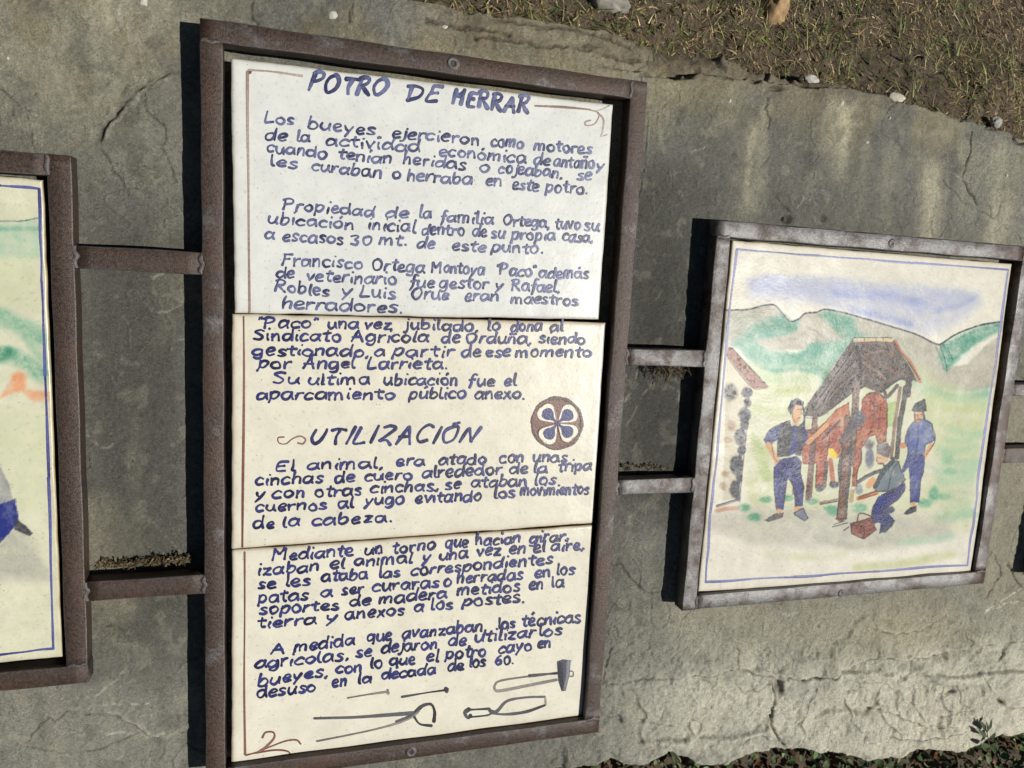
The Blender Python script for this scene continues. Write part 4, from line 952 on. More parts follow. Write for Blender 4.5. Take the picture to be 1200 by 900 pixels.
def paint_right():
    c = Canvas(795, 250, 1215, 715, (218, 213, 196), 900)
    SKY = (166, 171, 195); GRN = (82, 146, 122); GRY = (166, 160, 144); YG = (186, 192, 136); BRNW = (112, 82, 68); DRK = (58, 52, 54); NAVY = (40, 44, 104); SKIN = (202, 152, 108); OX = (160, 78, 54)
    c.poly(k1((230, 260), (300, 245), (420, 258), (540, 262), (650, 280), (760, 295), (900, 298), (1000, 308), (1035, 330), (1000, 355), (900, 378), (820, 385), (700, 350), (560, 335), (400, 320), (260, 312)), SKY, .75, 6, .4)
    c.poly(k1((225, 262), (420, 250), (650, 268), (900, 285), (1045, 310), (1050, 350), (1000, 395), (900, 455), (820, 440), (700, 405), (560, 360), (400, 345), (230, 330)), (176, 180, 198), .6, 8, .4)
    c.poly(k1((430, 330), (540, 340), (640, 350), (800, 395), (870, 460), (800, 442), (690, 410), (560, 370)), SKY, .5, 5, .5)
    c.line(k1((540, 312), (640, 318), (740, 322), (860, 345)), 9, (146, 154, 194), .5, 4, .6); c.line(k1((880, 375), (960, 358), (1022, 328)), 6, (150, 158, 194), .5, 3, .5); c.line(k1((600, 372), (660, 385), (800, 420)), 7, (140, 150, 192), .5, 3, .5); c.line(k1((250, 285), (330, 290), (420, 285)), 12, SKY, .4, 5, .5)
    out = [(155, 370), (230, 368), (280, 355), (320, 352), (345, 375), (365, 400), (385, 410), (410, 400), (430, 382), (470, 378), (500, 368), (560, 378), (640, 400), (740, 430), (820, 455), (880, 485), (905, 492)]
    c.poly(k1(*out, (920, 575), (1000, 560), (1060, 500), (1115, 460), (1100, 640), (1000, 660), (880, 640), (820, 600), (760, 480), (640, 460), (560, 480), (480, 505), (300, 512), (240, 485), (152, 500)), GRY, .75, 2, .4)
    c.poly(k1((235, 560), (480, 570), (520, 560), (860, 560), (900, 640), (1075, 680), (1040, 900), (1010, 1150), (700, 1180), (215, 1150), (225, 900)), (190, 192, 154), .7, 8, .5)
    for P, a in ((((258, 425), (300, 395), (362, 388), (385, 410), (412, 400), (402, 440), (340, 465), (268, 472)), .9), (((478, 388), (520, 370), (602, 395), (612, 440), (640, 462), (600, 482), (560, 470), (520, 420)), .9),
                 (((168, 492), (235, 430), (262, 480), (300, 512), (400, 522), (470, 488), (530, 478), (596, 478), (540, 560), (500, 640), (478, 600), (400, 582), (320, 595), (250, 562), (200, 512)), .8), (((908, 492), (1040, 430), (1122, 413), (1122, 442), (1040, 482), (980, 532), (926, 588), (898, 540)), .85)):
        c.poly(k1(*P), GRN, a * .92, 3.2, .55)
    c.poly(k1((620, 455), (760, 480), (830, 600), (880, 640), (1000, 655), (1080, 640), (1080, 690), (940, 690), (840, 650), (700, 560)), (120, 164, 136), .5, 7, .6); c.poly(k1((160, 380), (240, 375), (300, 420), (240, 470), (165, 490)), (150, 162, 140), .4, 6, .6)
    for q_ in range(26):
        xx_ = 170 + (q_ * 137) % 900; yy_ = 560 + (q_ * 89) % 620; c.line(k1((xx_, yy_), (xx_ + 50, yy_ - 6 + q_ % 5 * 3), (xx_ + 100, yy_ + 4)), 3 + q_ % 4, ((168, 182, 126), (206, 206, 168), (140, 182, 150), (190, 184, 160))[q_ % 4], .35, 1.5, .7)
    c.line(k1((255, 430), (235, 470), (250, 520), (300, 545)), 9, (84, 148, 120), .6, 3, .5); c.poly(k1((440, 490), (475, 480), (505, 525), (460, 530)), GRN, .7, 2, .4); c.line(k1((520, 560), (505, 600), (480, 660)), 6, (84, 140, 112), .7, 2)
    c.line(k1((870, 645), (960, 680), (1068, 662)), 8, (124, 174, 144), .6, 3, .5); c.line(k1((930, 500), (950, 545)), 1.2, (60, 92, 80), .7); c.line(k1((905, 492), (920, 540), (930, 585)), 1.2, (60, 92, 80), .7); c.line(k1((915, 490), (940, 540)), 1, (60, 92, 80), .6); c.line(k1((890, 500), (910, 545), (920, 580)), 1, (90, 100, 86), .6)
    c.line(k1((440, 430), (480, 450), (500, 480)), 3, (150, 138, 126), .6, 1.5); c.line(k1((300, 480), (400, 470), (450, 430)), 3, (158, 144, 130), .5, 2)
    c.line(k1(*out), 2.0, (52, 54, 58), .9, .5, .5); c.line(k1((905, 492), (960, 456), (1040, 425), (1122, 411)), 2.1, (54, 68, 66), .85, .5, .5)
    # meadow dabs, ground wash
    for x0, y0, x1, y1, col, a, w in ((860, 700, 1050, 720, (172, 186, 126), .5, 9), (850, 760, 1040, 770, (170, 186, 130), .4, 8), (910, 860, 1030, 850, (124, 180, 150), .6, 9), (920, 900, 1040, 905, (124, 180, 150), .55, 9), (905, 970, 1020, 960, (140, 184, 156), .45, 9), (900, 1100, 1010, 1080, (118, 176, 146), .5, 10), (940, 790, 1050, 800, (128, 184, 156), .6, 8), (930, 830, 1040, 815, (118, 178, 150), .6, 7), (900, 940, 1030, 930, (132, 186, 160), .55, 8), (240, 600, 460, 610, (150, 178, 124), .5, 10), (280, 860, 300, 960, (168, 180, 116), .6, 9), (460, 900, 470, 1060, (186, 196, 146), .5, 9), (840, 660, 1060, 700, (150, 186, 150), .4, 8),
                                      (300, 640, 430, 650, (176, 184, 120), .6, 10), (260, 720, 380, 730, (176, 186, 126), .5, 12), (250, 820, 300, 980, (160, 176, 112), .5, 10), (240, 980, 290, 1080, (196, 196, 150), .5, 12)):
        c.line(k1((x0, y0), ((x0 + x1) / 2, (y0 + y1) / 2 + 8), (x1, y1)), w, col, a, 4, .6)
    c.poly(k6((150, 10), (300, -20), (620, 0), (960, 20), (950, 90), (700, 130), (300, 110), (150, 60)), (182, 178, 164), .8, 8, .4)
    c.line(k6((340, 140), (480, 150), (600, 140)), 8, (190, 190, 148), .4, 4, .6); c.line(k6((640, 185), (800, 172), (960, 140)), 9, (178, 184, 126), .55, 4, .5); c.line(k6((780, 100), (880, 95), (960, 80)), 8, (150, 188, 160), .5, 4, .6); c.line(k6((500, 90), (650, 110), (800, 60)), 8, (160, 158, 144), .4, 4, .6)
    for x, y, rx, ry in ((430, 715, 50, 26), (620, 702, 50, 28), (835, 732, 55, 26), (235, 785, 55, 34), (325, 872, 58, 36), (1000, 790, 60, 26)): c.oval(840 + x / 7.5, 490 + y / 7.5, rx / 7.5, ry / 7.5, (92, 148, 114), .8, .5, .6)
    for x, y, rx, ry in ((1010, 670, 45, 70), (1100, 690, 75, 30), (930, 750, 55, 40), (350, 790, 70, 40), (1130, 330, 50, 60), (1150, 470, 60, 30), (130, 820, 60, 40)): c.oval(960 + x / 7.5, 490 + y / 7.5, rx / 7.5, ry / 7.5, (104, 160, 128), .75, .5, .6)
    c.poly(k1((840, 600), (1000, 650), (1075, 690), (1060, 800), (1045, 900), (900, 880), (860, 760)), (190, 196, 150), .5, 8, .5); c.poly(k1((900, 860), (1045, 860), (1020, 1100), (905, 1120)), (170, 188, 152), .5, 8, .5)
    # house on the left
    c.poly(k1((153, 500), (238, 640), (215, 900), (195, 1030), (140, 1040), (148, 800)), (196, 188, 162), .95, 1, .2)
    c.poly(k2((95, 200), (140, 205), (448, 545), (435, 562), (318, 562), (80, 268)), (136, 76, 58), .95, .6, .4); c.line(k2((130, 205), (300, 390), (448, 548)), 1.2, (54, 40, 36), .85); c.line(k2((85, 275), (180, 410), (318, 560), (440, 560)), 1, (72, 50, 44), .8)
    c.line(k2((140, 340), (210, 430), (265, 515)), .9, (110, 90, 74), .7)
    for x, y, rx, ry in ((265, 600, 48, 46), (272, 685, 32, 40), (245, 795, 54, 58), (247, 880, 34, 44)): c.oval(840 + x / 7.5, 380 + y / 7.5, rx / 7.5, ry / 7.5, (60, 62, 74), .92, .25, .3)
    for x, y, rx, ry in ((240, 30, 34, 60), (208, 165, 54, 72), (218, 280, 34, 44), (172, 415, 58, 86), (195, 520, 30, 50), (158, 625, 48, 76), (185, 690, 24, 40)): c.oval(840 + x / 7.5, 490 + y / 7.5, rx / 7.5, ry / 7.5, (66, 68, 78), .9, .25, .35)
    c.line(k4((280, 0), (240, 300), (200, 740)), .9, (60, 58, 60), .7); c.oval(*k2((120, 600))[0], 8, 10, (92, 86, 82), .7, .4, .9)
    c.line(k2((290, 570), (262, 700), (255, 900)), 3, (84, 84, 92), .8); c.line(k4((232, 0), (205, 330), (180, 700)), 3.5, (88, 88, 94), .8)
    for x, y, rx, ry in ((130, 70, 34, 44), (100, 190, 40, 26), (72, 490, 34, 26), (48, 590, 26, 30), (60, 620, 22, 16)): c.oval(840 + x / 7.5, 490 + y / 7.5, rx / 7.5, ry / 7.5, (156, 124, 98), .65, .5, .6)
    c.line(k4((0, 775), (100, 742), (195, 712)), 3.2, (122, 120, 122), .8); c.line(k4((0, 812), (90, 795), (185, 790)), 5, (184, 140, 112), .75, 1.5); c.line(k4((0, 765), (90, 738), (190, 708)), 1, (60, 60, 64), .8)
    # ox
    c.poly(k3((378, 665), (430, 612), (500, 598), (560, 630), (598, 700), (602, 905), (400, 905), (368, 780)), OX, .95, .6, .35, .5); c.poly(k3((150, 750), (262, 688), (275, 905), (0, 905), (30, 880)), (176, 96, 66), .9, .6, .4, .4)
    c.poly(k5((320, 0), (602, 0), (590, 205), (520, 222), (500, 150), (440, 165), (372, 270), (372, 380), (335, 470), (332, 595), (288, 602), (298, 400), (310, 250)), OX, .95, .6, .35, .5)
    c.poly(k4((770, 110), (960, 60), (1142, 88), (1150, 290), (1060, 352), (985, 250), (965, 400), (925, 602), (868, 612), (880, 402), (760, 402), (748, 260)), (164, 82, 58), .92, .7, .4, .35)
    c.line(k4((1000, 370), (1012, 470), (1022, 575)), 5.6, (166, 92, 68), .9); c.line(k4((962, 390), (955, 500), (945, 598)), 5, (92, 66, 60), .85); c.oval(*k4((905, 615))[0], 5, 4, (52, 50, 58), .9); c.oval(*k4((1032, 585))[0], 5.5, 4, (62, 60, 68), .9)
    for P in (((490, 720), (484, 800), (478, 905)), ((540, 725), (536, 820), (528, 905)), ((440, 640), (470, 690), (488, 740))): c.line(k3(*P), 1.2, (92, 42, 32), .8)
    for P in (((480, 0), (465, 80), (435, 150)), ((525, 0), (518, 120)), ((310, 100), (305, 250), (292, 420))): c.line(k5(*P), 1.2, (92, 42, 32), .75)
    c.poly(k5((84, 272), (115, 263), (168, 330), (150, 357), (108, 346), (82, 305)), (226, 194, 44), .95, .5, .15)
    # shelter: thatched side, gable, beams, posts
    c.poly(k1((600, 474), (645, 482), (630, 640), (560, 690), (480, 745), (424, 742), (440, 700), (520, 590), (560, 530)), (74, 62, 58), .97, .7, .25)
    for q in range(9): c.line(k1((600 + q * 3, 490 + q * 12), (540 - q * 2, 590 + q * 10), (446 + q * 8, 712 + q * 3)), 1.6, ((118, 92, 80), (44, 40, 44), (136, 120, 116))[q % 3], .75, .6, .6)
    c.poly(k1((606, 482), (742, 478), (825, 620), (765, 612), (700, 664), (640, 640), (612, 660)), (72, 58, 52), .96, .7, .3)
    for P, w, col in ((((640, 530), (720, 578), (805, 612)), 5, (128, 94, 76)), (((636, 556), (690, 590), (722, 622)), 3, (138, 106, 88)), (((736, 490), (738, 530)), 4, (122, 90, 70)), (((650, 525), (705, 513)), 2.5, (144, 112, 94)), (((740, 530), (770, 590)), 2.5, (116, 92, 80)), (((700, 655), (760, 615), (800, 610)), 2.5, (50, 44, 46)), (((690, 540), (740, 515)), 2.2, (120, 90, 74)), (((650, 600), (690, 620), (700, 640)), 3, (112, 94, 74)), (((615, 490), (640, 488), (735, 486)), 2.2, (124, 98, 86)), (((612, 500), (625, 560), (622, 630)), 4, (48, 46, 52))): c.line(k1(*P), w, col, .85, .6, .4)
    c.line(k1((625, 512), (645, 535), (730, 588), (790, 622)), 1, (36, 34, 38), .8); c.line(k1((735, 545), (745, 580), (790, 615)), 1, (36, 34, 38), .7)
    c.line(k3((315, 146), (480, 136), (640, 142)), 4.0, (202, 178, 132), .95); 
    for x in (400, 500, 565): c.line(k3((x, 122), (x + 3, 158)), .9, (84, 66, 50), .8)
    c.line(k3((672, 150), (720, 235), (800, 335), (888, 502)), 4.0, (182, 112, 76), .95, .5, .3); c.line(k3((655, 170), (770, 340), (860, 505)), 1.2, (50, 40, 38), .8); c.line(k3((280, 150), (320, 120), (640, 118)), 1.2, (60, 50, 48), .7); c.line(k3((265, 200), (130, 350), (40, 500)), 1.6, (150, 112, 84), .7)
    c.line(k3((790, 500), (780, 620)), 7, DRK, .95); c.line(k3((762, 560), (740, 720), (706, 905)), 6, DRK, .92); c.line(k3((715, 560), (690, 720), (664, 905)), 4, (128, 100, 84), .9)
    c.line(k3((690, 540), (600, 640), (580, 600)), 4, (62, 52, 48), .8); c.poly(k3((600, 700), (680, 670), (650, 900), (606, 900)), (150, 176, 100), .8, .6)
    c.line(k5((712, 0), (698, 180), (685, 345)), 5.5, DRK, .92); c.line(k5((672, 0), (652, 180), (636, 345)), 4, (132, 104, 90), .9); c.line(k5((640, 355), (690, 350)), 3, DRK, .9)
    c.line(k1((612, 630), (604, 760), (594, 905)), 8.5, BRNW, .95, .6, .35); c.line(k1((600, 640), (590, 900)), 1.2, (52, 40, 38), .8)
    c.line(k5((250, 0), (240, 300), (205, 640), (188, 882)), 8.5, (118, 82, 68), .95, .6, .35); c.line(k5((285, 0), (282, 300), (250, 640), (228, 880)), 3.6, (70, 64, 70), .9); c.line(k5((205, 250), (190, 500), (155, 880)), 1.2, (40, 34, 34), .85); c.line(k5((150, 885), (240, 880)), 2, (52, 44, 46), .8)
    c.line(k4((862, 0), (838, 300), (802, 705)), 6.4, (112, 80, 74), .93, .6, .35); c.line(k4((885, 60), (862, 320), (832, 700)), 1.1, (54, 42, 44), .8); c.line(k4((682, 585), (676, 660)), 4, (104, 82, 78), .8)
    c.line(k4((912, 746), (1060, 716)), 3.6, (138, 122, 112), .9); c.line(k4((910, 760), (1055, 732)), 1, (64, 58, 58), .8)
    c.line(k5((395, 0), (320, 50), (240, 140), (195, 205)), 5.5, (74, 76, 90), .92, .6, .5); c.oval(*k3((345, 830))[0], 8.5, 9, (74, 78, 92), .9, .3, .6); c.line(k5((195, 205), (215, 270), (262, 290)), 4, (72, 60, 60), .85); c.line(k5((270, 260), (262, 310)), 5, DRK, .9)
    c.oval(*k5((445, 350))[0], 5.2, 12, (106, 110, 126), .85, .3, .5); c.oval(*k5((440, 230))[0], 6, 5, (84, 78, 84), .8, .4)
    c.line(k4((1080, 20), (1000, 110), (930, 185)), 3, (60, 58, 66), .85); c.line(k4((992, 170), (990, 250)), 1.4, (70, 70, 74), .8); c.line(k4((1098, 320), (1080, 440), (1085, 560)), 4, (56, 50, 56), .85); c.line(k5((290, 640), (280, 730)), 5, (150, 124, 74), .7)
    # man with hand on hip
    c.poly(k2((618, 745), (650, 668), (705, 648), (768, 680), (755, 722), (690, 708), (662, 765), (648, 805)), (52, 52, 60), .95, .5, .3)
    c.poly(k2((660, 762), (692, 708), (752, 722), (738, 800), (722, 852), (680, 868), (660, 820)), SKIN, .95, .5, .2); c.line(k2((705, 745), (745, 745)), .8, (80, 56, 44), .8); c.line(k2((715, 820), (740, 815)), .7, (120, 70, 56), .7); c.line(k2((755, 730), (770, 800), (765, 880)), 2.5, (60, 56, 60), .85)
    c.poly(k4((655, 0), (720, 0), (705, 60), (680, 90)), SKIN, .9, .4, .2)
    c.poly(k4((640, 80), (700, 60), (720, 200), (700, 305), (635, 335)), (64, 70, 130), .95, .6); c.poly(k4((560, 42), (640, 18), (662, 85), (672, 190), (640, 335), (528, 345), (530, 230), (545, 130)), (72, 72, 76), .95, .6, .3); c.poly(k4((700, 80), (765, 25), (792, 150), (762, 240), (745, 335), (688, 322), (715, 190)), (62, 62, 72), .95, .6, .3)
    c.poly(k4((412, 190), (460, 108), (560, 55), (548, 182), (480, 222), (430, 225)), (52, 60, 118), .95, .5, .3); c.poly(k4((752, 60), (795, 110), (815, 230), (762, 242)), (56, 62, 122), .95, .5)
    c.line(k4((455, 235), (500, 325), (532, 388)), 7, SKIN, .95, .5, .2); c.line(k4((800, 215), (885, 140), (968, 58)), 5.2, SKIN, .95, .5, .2); c.line(k4((815, 232), (900, 160), (975, 85)), .9, (120, 74, 54), .8)
    c.poly(k4((556, 362), (700, 333), (748, 380), (738, 480), (768, 600), (752, 772), (688, 778), (678, 620), (625, 520), (604, 640), (582, 802), (518, 802), (502, 600), (504, 430)), NAVY, .96, .5, .3); c.line(k4((520, 440), (520, 600), (530, 780)), 3, (84, 92, 146), .7, 1); c.line(k4((735, 560), (748, 660), (735, 770)), 3, (84, 92, 146), .6, 1)
    c.oval(*k4((542, 818))[0], 4, 3, SKIN, .9); c.oval(*k4((716, 800))[0], 5, 3.5, SKIN, .9)
    c.poly(k4((418, 896), (500, 842), (585, 828), (584, 872), (455, 912)), (82, 76, 80), .95, .5); c.poly(k4((672, 832), (760, 788), (805, 880), (772, 905), (690, 855)), (122, 124, 138), .95, .5, .3, .6)
    # man in beret
    c.poly(k3((812, 752), (850, 690), (932, 656), (948, 762), (900, 772), (830, 772)), (56, 60, 70), .96, .5, .3); c.poly(k3((832, 778), (916, 768), (908, 850), (850, 868), (832, 820)), SKIN, .95, .4, .2); c.line(k3((838, 790), (845, 850)), 2.2, (112, 70, 52), .85); c.line(k3((912, 770), (930, 850)), 2.5, (70, 66, 74), .8)
    c.poly(k5((756, 190), (790, 80), (842, 22), (920, 0), (992, 50), (1018, 195), (940, 232), (922, 335), (778, 322), (775, 250)), (86, 98, 146), .95, .5, .35, .5); c.poly(k5((838, 0), (895, 0), (860, 70)), SKIN, .9, .4); c.line(k5((870, 60), (868, 180), (850, 310)), 2, (58, 66, 122), .7, 1); c.line(k5((790, 100), (785, 220)), 3, (60, 68, 122), .6, 1)
    c.line(k5((986, 232), (940, 318), (906, 365)), 5, SKIN, .95, .5, .2); c.oval(*k5((737, 240))[0], 4, 3.4, (188, 128, 94), .95); c.line(k5((762, 215), (780, 190)), 3, (86, 98, 146), .9)
    c.poly(k5((778, 318), (928, 338), (922, 462), (892, 560), (878, 742), (802, 742), (800, 560), (790, 430), (752, 475), (716, 485), (758, 380)), (50, 58, 124), .96, .5, .3); c.line(k5((785, 315), (920, 332)), 1.5, (42, 42, 52), .85); c.line(k5((850, 400), (842, 560), (835, 730)), 3.4, (90, 100, 156), .6, 1)
    c.oval(*k5((828, 756))[0], 3, 2.4, SKIN, .9); c.poly(k5((742, 842), (800, 788), (862, 768), (860, 822), (780, 852)), (64, 64, 74), .96, .5)
    # crouching farrier, tool box
    c.poly(k5((515, 690), (620, 640), (752, 568), (758, 622), (700, 712), (602, 790), (582, 870), (630, 905), (478, 925), (462, 840), (480, 760)), NAVY, .96, .5, .3); c.line(k5((560, 700), (520, 780), (500, 880)), 3, (80, 90, 150), .6, 1)
    c.poly(k5((650, 368), (702, 382), (718, 440), (762, 540), (700, 612), (612, 642), (500, 645), (476, 612), (530, 540), (560, 440)), (108, 118, 124), .96, .5, .35, .5); c.line(k5((650, 375), (560, 480), (492, 598)), 5.5, (72, 84, 90), .9); c.line(k5((690, 400), (640, 470), (610, 620)), 1.2, (60, 66, 70), .8)
    c.poly(k5((508, 232), (600, 213), (638, 262), (612, 352), (550, 332), (508, 312)), (104, 96, 98), .95, .5, .3); c.poly(k5((508, 308), (556, 330), (612, 362), (572, 402), (522, 408), (502, 372)), (206, 168, 130), .95, .4, .2); c.line(k5((525, 350), (545, 352)), .7, (80, 60, 50), .8); c.line(k5((520, 400), (560, 402), (580, 440)), 2, (66, 62, 66), .8)
    c.line(k5((545, 460), (440, 500), (340, 562)), 4.5, (54, 56, 66), .92); c.line(k5((472, 545), (436, 592)), 7.5, (204, 156, 110), .95); c.line(k5((502, 655), (420, 682), (342, 705)), 5.2, (186, 112, 74), .95); c.line(k5((505, 635), (420, 665), (345, 690)), .9, (70, 50, 44), .8); c.oval(*k5((350, 625))[0], 4.5, 6, (128, 132, 142), .9, .3)
    c.oval(*k5((628, 805))[0], 5, 4, (62, 66, 92), .9); c.poly(k6((690, 0), (745, 0), (768, 30), (742, 62), (716, 72), (720, 40), (700, 25)), (44, 50, 104), .95, .5); c.poly(k6((722, 62), (742, 45), (768, 32), (760, 48), (735, 72)), (70, 72, 84), .9, .5)
    c.poly(k6((618, 38), (690, 18), (706, 60), (664, 92), (620, 72)), (138, 86, 76), .95, .5, .3, .6); c.line(k6((640, 32), (652, 4), (702, 22), (700, 40)), 1.6, (92, 66, 62), .9); c.line(k6((620, 42), (662, 52), (664, 88)), 1.2, (64, 44, 44), .85); c.line(k6((662, 52), (704, 36)), 1, (64, 44, 44), .8)
    c.line(k6((558, 50), (610, 36)), 1.2, (66, 64, 66), .85); c.line(k6((562, 42), (600, 30)), 1, (66, 64, 66), .8); c.line(k6((596, 62), (612, 50)), 1.4, (66, 64, 66), .8); c.line(k6((340, 30), (390, 8)), 2, (90, 84, 88), .7)
    INK = (48, 44, 48)
    for P in (k4((412, 190), (460, 108), (560, 52), (640, 18)), k4((504, 430), (502, 600), (518, 802)), k4((625, 520), (604, 640), (582, 802)), k4((625, 520), (678, 620), (688, 778)), k4((768, 600), (752, 772)), k4((748, 380), (738, 480), (768, 600)), k4((480, 222), (500, 330), (532, 388)),
              k5((842, 22), (790, 80), (756, 190), (775, 250)), k5((992, 50), (1018, 195), (940, 320)), k5((922, 462), (892, 560), (878, 742)), k5((800, 560), (802, 742)), k5((762, 540), (700, 612), (612, 642), (500, 645)), k5((650, 368), (560, 440), (476, 612)), k5((752, 568), (758, 622), (700, 712), (602, 790), (582, 870)), k5((480, 760), (462, 840), (478, 925)),
              k3((380, 665), (430, 612), (500, 598), (560, 630), (598, 700), (602, 905)), k5((372, 270), (372, 380), (335, 470), (332, 595)), k5((590, 205), (520, 222), (500, 150)), k4((880, 402), (868, 612)), k1((600, 474), (560, 530), (520, 590), (440, 700), (424, 742), (480, 745), (560, 690)), k1((742, 478), (835, 615)), k1((612, 484), (630, 560), (628, 640))):
        c.line(P, 1.0, INK, .75, .5, .4)
    for P, w in ((k2((700, 750), (722, 744)), 1.0), (k2((732, 744), (748, 746)), .9), (k2((738, 756), (746, 785), (732, 790)), .7), (k2((708, 822), (732, 818)), .9), (k2((662, 770), (668, 830), (690, 862)), 1.0), (k3((846, 800), (868, 796)), 1.0), (k3((884, 794), (904, 792)), .9), (k3((872, 800), (866, 822), (880, 824)), .8), (k3((860, 838), (894, 836)), 1.4), (k3((842, 780), (850, 850), (870, 868)), .9),
                 (k5((512, 342), (502, 372), (520, 384)), .9), (k5((524, 398), (548, 400)), .8), (k5((345, 700), (420, 676), (505, 640)), .9), (k5((336, 560), (440, 495), (545, 452)), .9), (k5((340, 712), (420, 692), (502, 668)), .9)):
        c.line(P, w, (84, 52, 42), .85, .4, .2)
    # dark, crusted ink over the darkest passages
    rr = np.random.default_rng(5); dark = (c.a.mean(-1) < 105); sp = (c.n2 > .6) & dark; c.a[sp] = c.a[sp] * .6
    return c.sampler(PZ)
rt, rh = tile_body('picture_tile', [(859, 282), (1186, 309.5), (1138, 672.5), (818.5, 693.5)], PZ, 0.012, 520, 620,
    'glossy painted tile of men shoeing an ox under a thatched shelter, right panel', 'tile', 220, GLOSS, (222, 214, 188), (150, 124, 84), paint=paint_right(), wav=0.0007)
BL = ((96, 100, 156), (48, 50, 112))
def border(br, P, w):
    for a, b in zip(P[:-1], P[1:]):
        n = 5; pts = [(a[0] + (b[0] - a[0]) * t + br.r.uniform(-.5, .5), a[1] + (b[1] - a[1]) * t + br.r.uniform(-.5, .5)) for t in np.linspace(0, 1, n)]; br.stroke(pts, w, *BL, n=8)
br = Brush(rh, PZ, 20)
border(br, [(864, 292), (960, 300), (1070, 308), (1181.5, 316.5)], 2.4); border(br, [(863.5, 292.5), (853, 380), (841, 530), (832.5, 600), (827, 682)], 2.6)
border(br, [(827, 682), (930, 676), (1030, 669), (1133.5, 662)], 2.6); border(br, [(1181.5, 316.5), (1166, 430), (1150, 537), (1142, 600), (1133.5, 662)], 2.4)
br.done('border_line', rt)
def paint_left():
    c = Canvas(-330, 150, 90, 800, (216, 214, 186), 950)
    GRN = (110, 168, 138); X = lambda *P: [(x / 2, 200 + y / 2) for x, y in P]
    c.poly(X((-500, 125), (60, 122), (94, 112), (96, 205), (-500, 200)), (150, 190, 160), .55, 6, .6); c.line(X((-500, 140), (-100, 138), (90, 136)), 5, (120, 160, 140), .4, 2, .6)
    c.poly(X((-600, 210), (80, 200), (96, 330), (-600, 330)), (196, 200, 160), .5, 10, .6)
    c.line(X((-400, 330), (-60, 335), (40, 360), (112, 398)), 20, GRN, .7, 7, .6); c.line(X((-300, 430), (0, 432), (50, 445), (100, 480)), 18, GRN, .75, 6, .7); c.oval(4, 415, 14, 9, (78, 140, 110), .8, .5, .6); c.line(X((60, 390), (80, 420), (108, 450)), 9, (124, 178, 146), .6, 4)
    c.poly(X((-300, 520), (0, 530), (40, 468), (56, 475), (62, 512), (112, 520), (118, 540), (80, 542), (50, 516), (5, 532), (-300, 560)), (228, 164, 122), .85, 3, .6); c.oval(22, 442, 9, 6, (222, 140, 94), .5, .6, .6); c.oval(48, 462, 8, 4, (224, 150, 104), .5, .6, .6)
    c.poly(X((-600, 560), (110, 560), (118, 800), (-600, 800)), (206, 208, 170), .5, 10, .6); c.poly(X((-600, 830), (60, 840), (122, 960), (-600, 960)), (160, 158, 148), .55, 10, .6); c.line(X((-100, 930), (60, 920), (110, 940)), 12, (190, 188, 168), .5, 6, .6)
    c.line(X((-600, 150), (-100, 118), (0, 118), (52, 118), (92, 110)), 1.6, (92, 110, 112), .8)
    c.poly(X((-140, 560), (-60, 560), (0, 690), (24, 742), (34, 800), (0, 870), (-120, 860)), (150, 150, 150), .85, 1, .4); c.poly(X((-140, 760), (0, 782), (36, 768), (44, 822), (20, 852), (0, 872), (-160, 900)), (48, 56, 126), .95, .8, .3); c.poly(X((34, 815), (56, 828), (78, 850), (70, 857), (34, 842)), (70, 68, 74), .95, .5); c.line(X((10, 775), (30, 830)), 2, (90, 100, 160), .6)
    c.oval(-40, 445, 14, 18, (198, 152, 112), .9); c.oval(-42, 430, 15, 8, (60, 60, 68), .9)
    return c.sampler(PZ)
q0 = plane(49, 211, PZ); q1 = plane(72, 770, PZ)
LW = 0.437
def lpx(x, y): a, b = photo(np.array(x), np.array(y), PZ); return (float(a), float(b))
lt, lh = tile_body('picture_tile', [lpx(q0[0] - LW, q0[1] + .002), (49, 211), (72, 770), lpx(q1[0] - LW, q1[1] - .002)], PZ, 0.012, 420, 460,
    'painted tile with green hills, an orange roof and a blue leg, at the left edge', 'tile', 260, GLAZE, (216, 214, 186), (150, 124, 84), paint=paint_left(), wav=0.0005)
br = Brush(lh, PZ, 21)
a = lpx(q0[0] - LW + .012, q0[1] - .008); b = lpx(q1[0] - LW + .012, q1[1] + .012)
border(br, [a, (-100, 210.5), (0, 217.5), (46, 221)], 3.0); border(br, [(45.8, 221), (49, 330), (53, 440), (57, 560), (62.5, 760)], 3.2); border(br, [(62.5, 760), (0, 767), (-100, 777), b], 2.6); border(br, [a, b], 3)
br.done('border_line', lt)

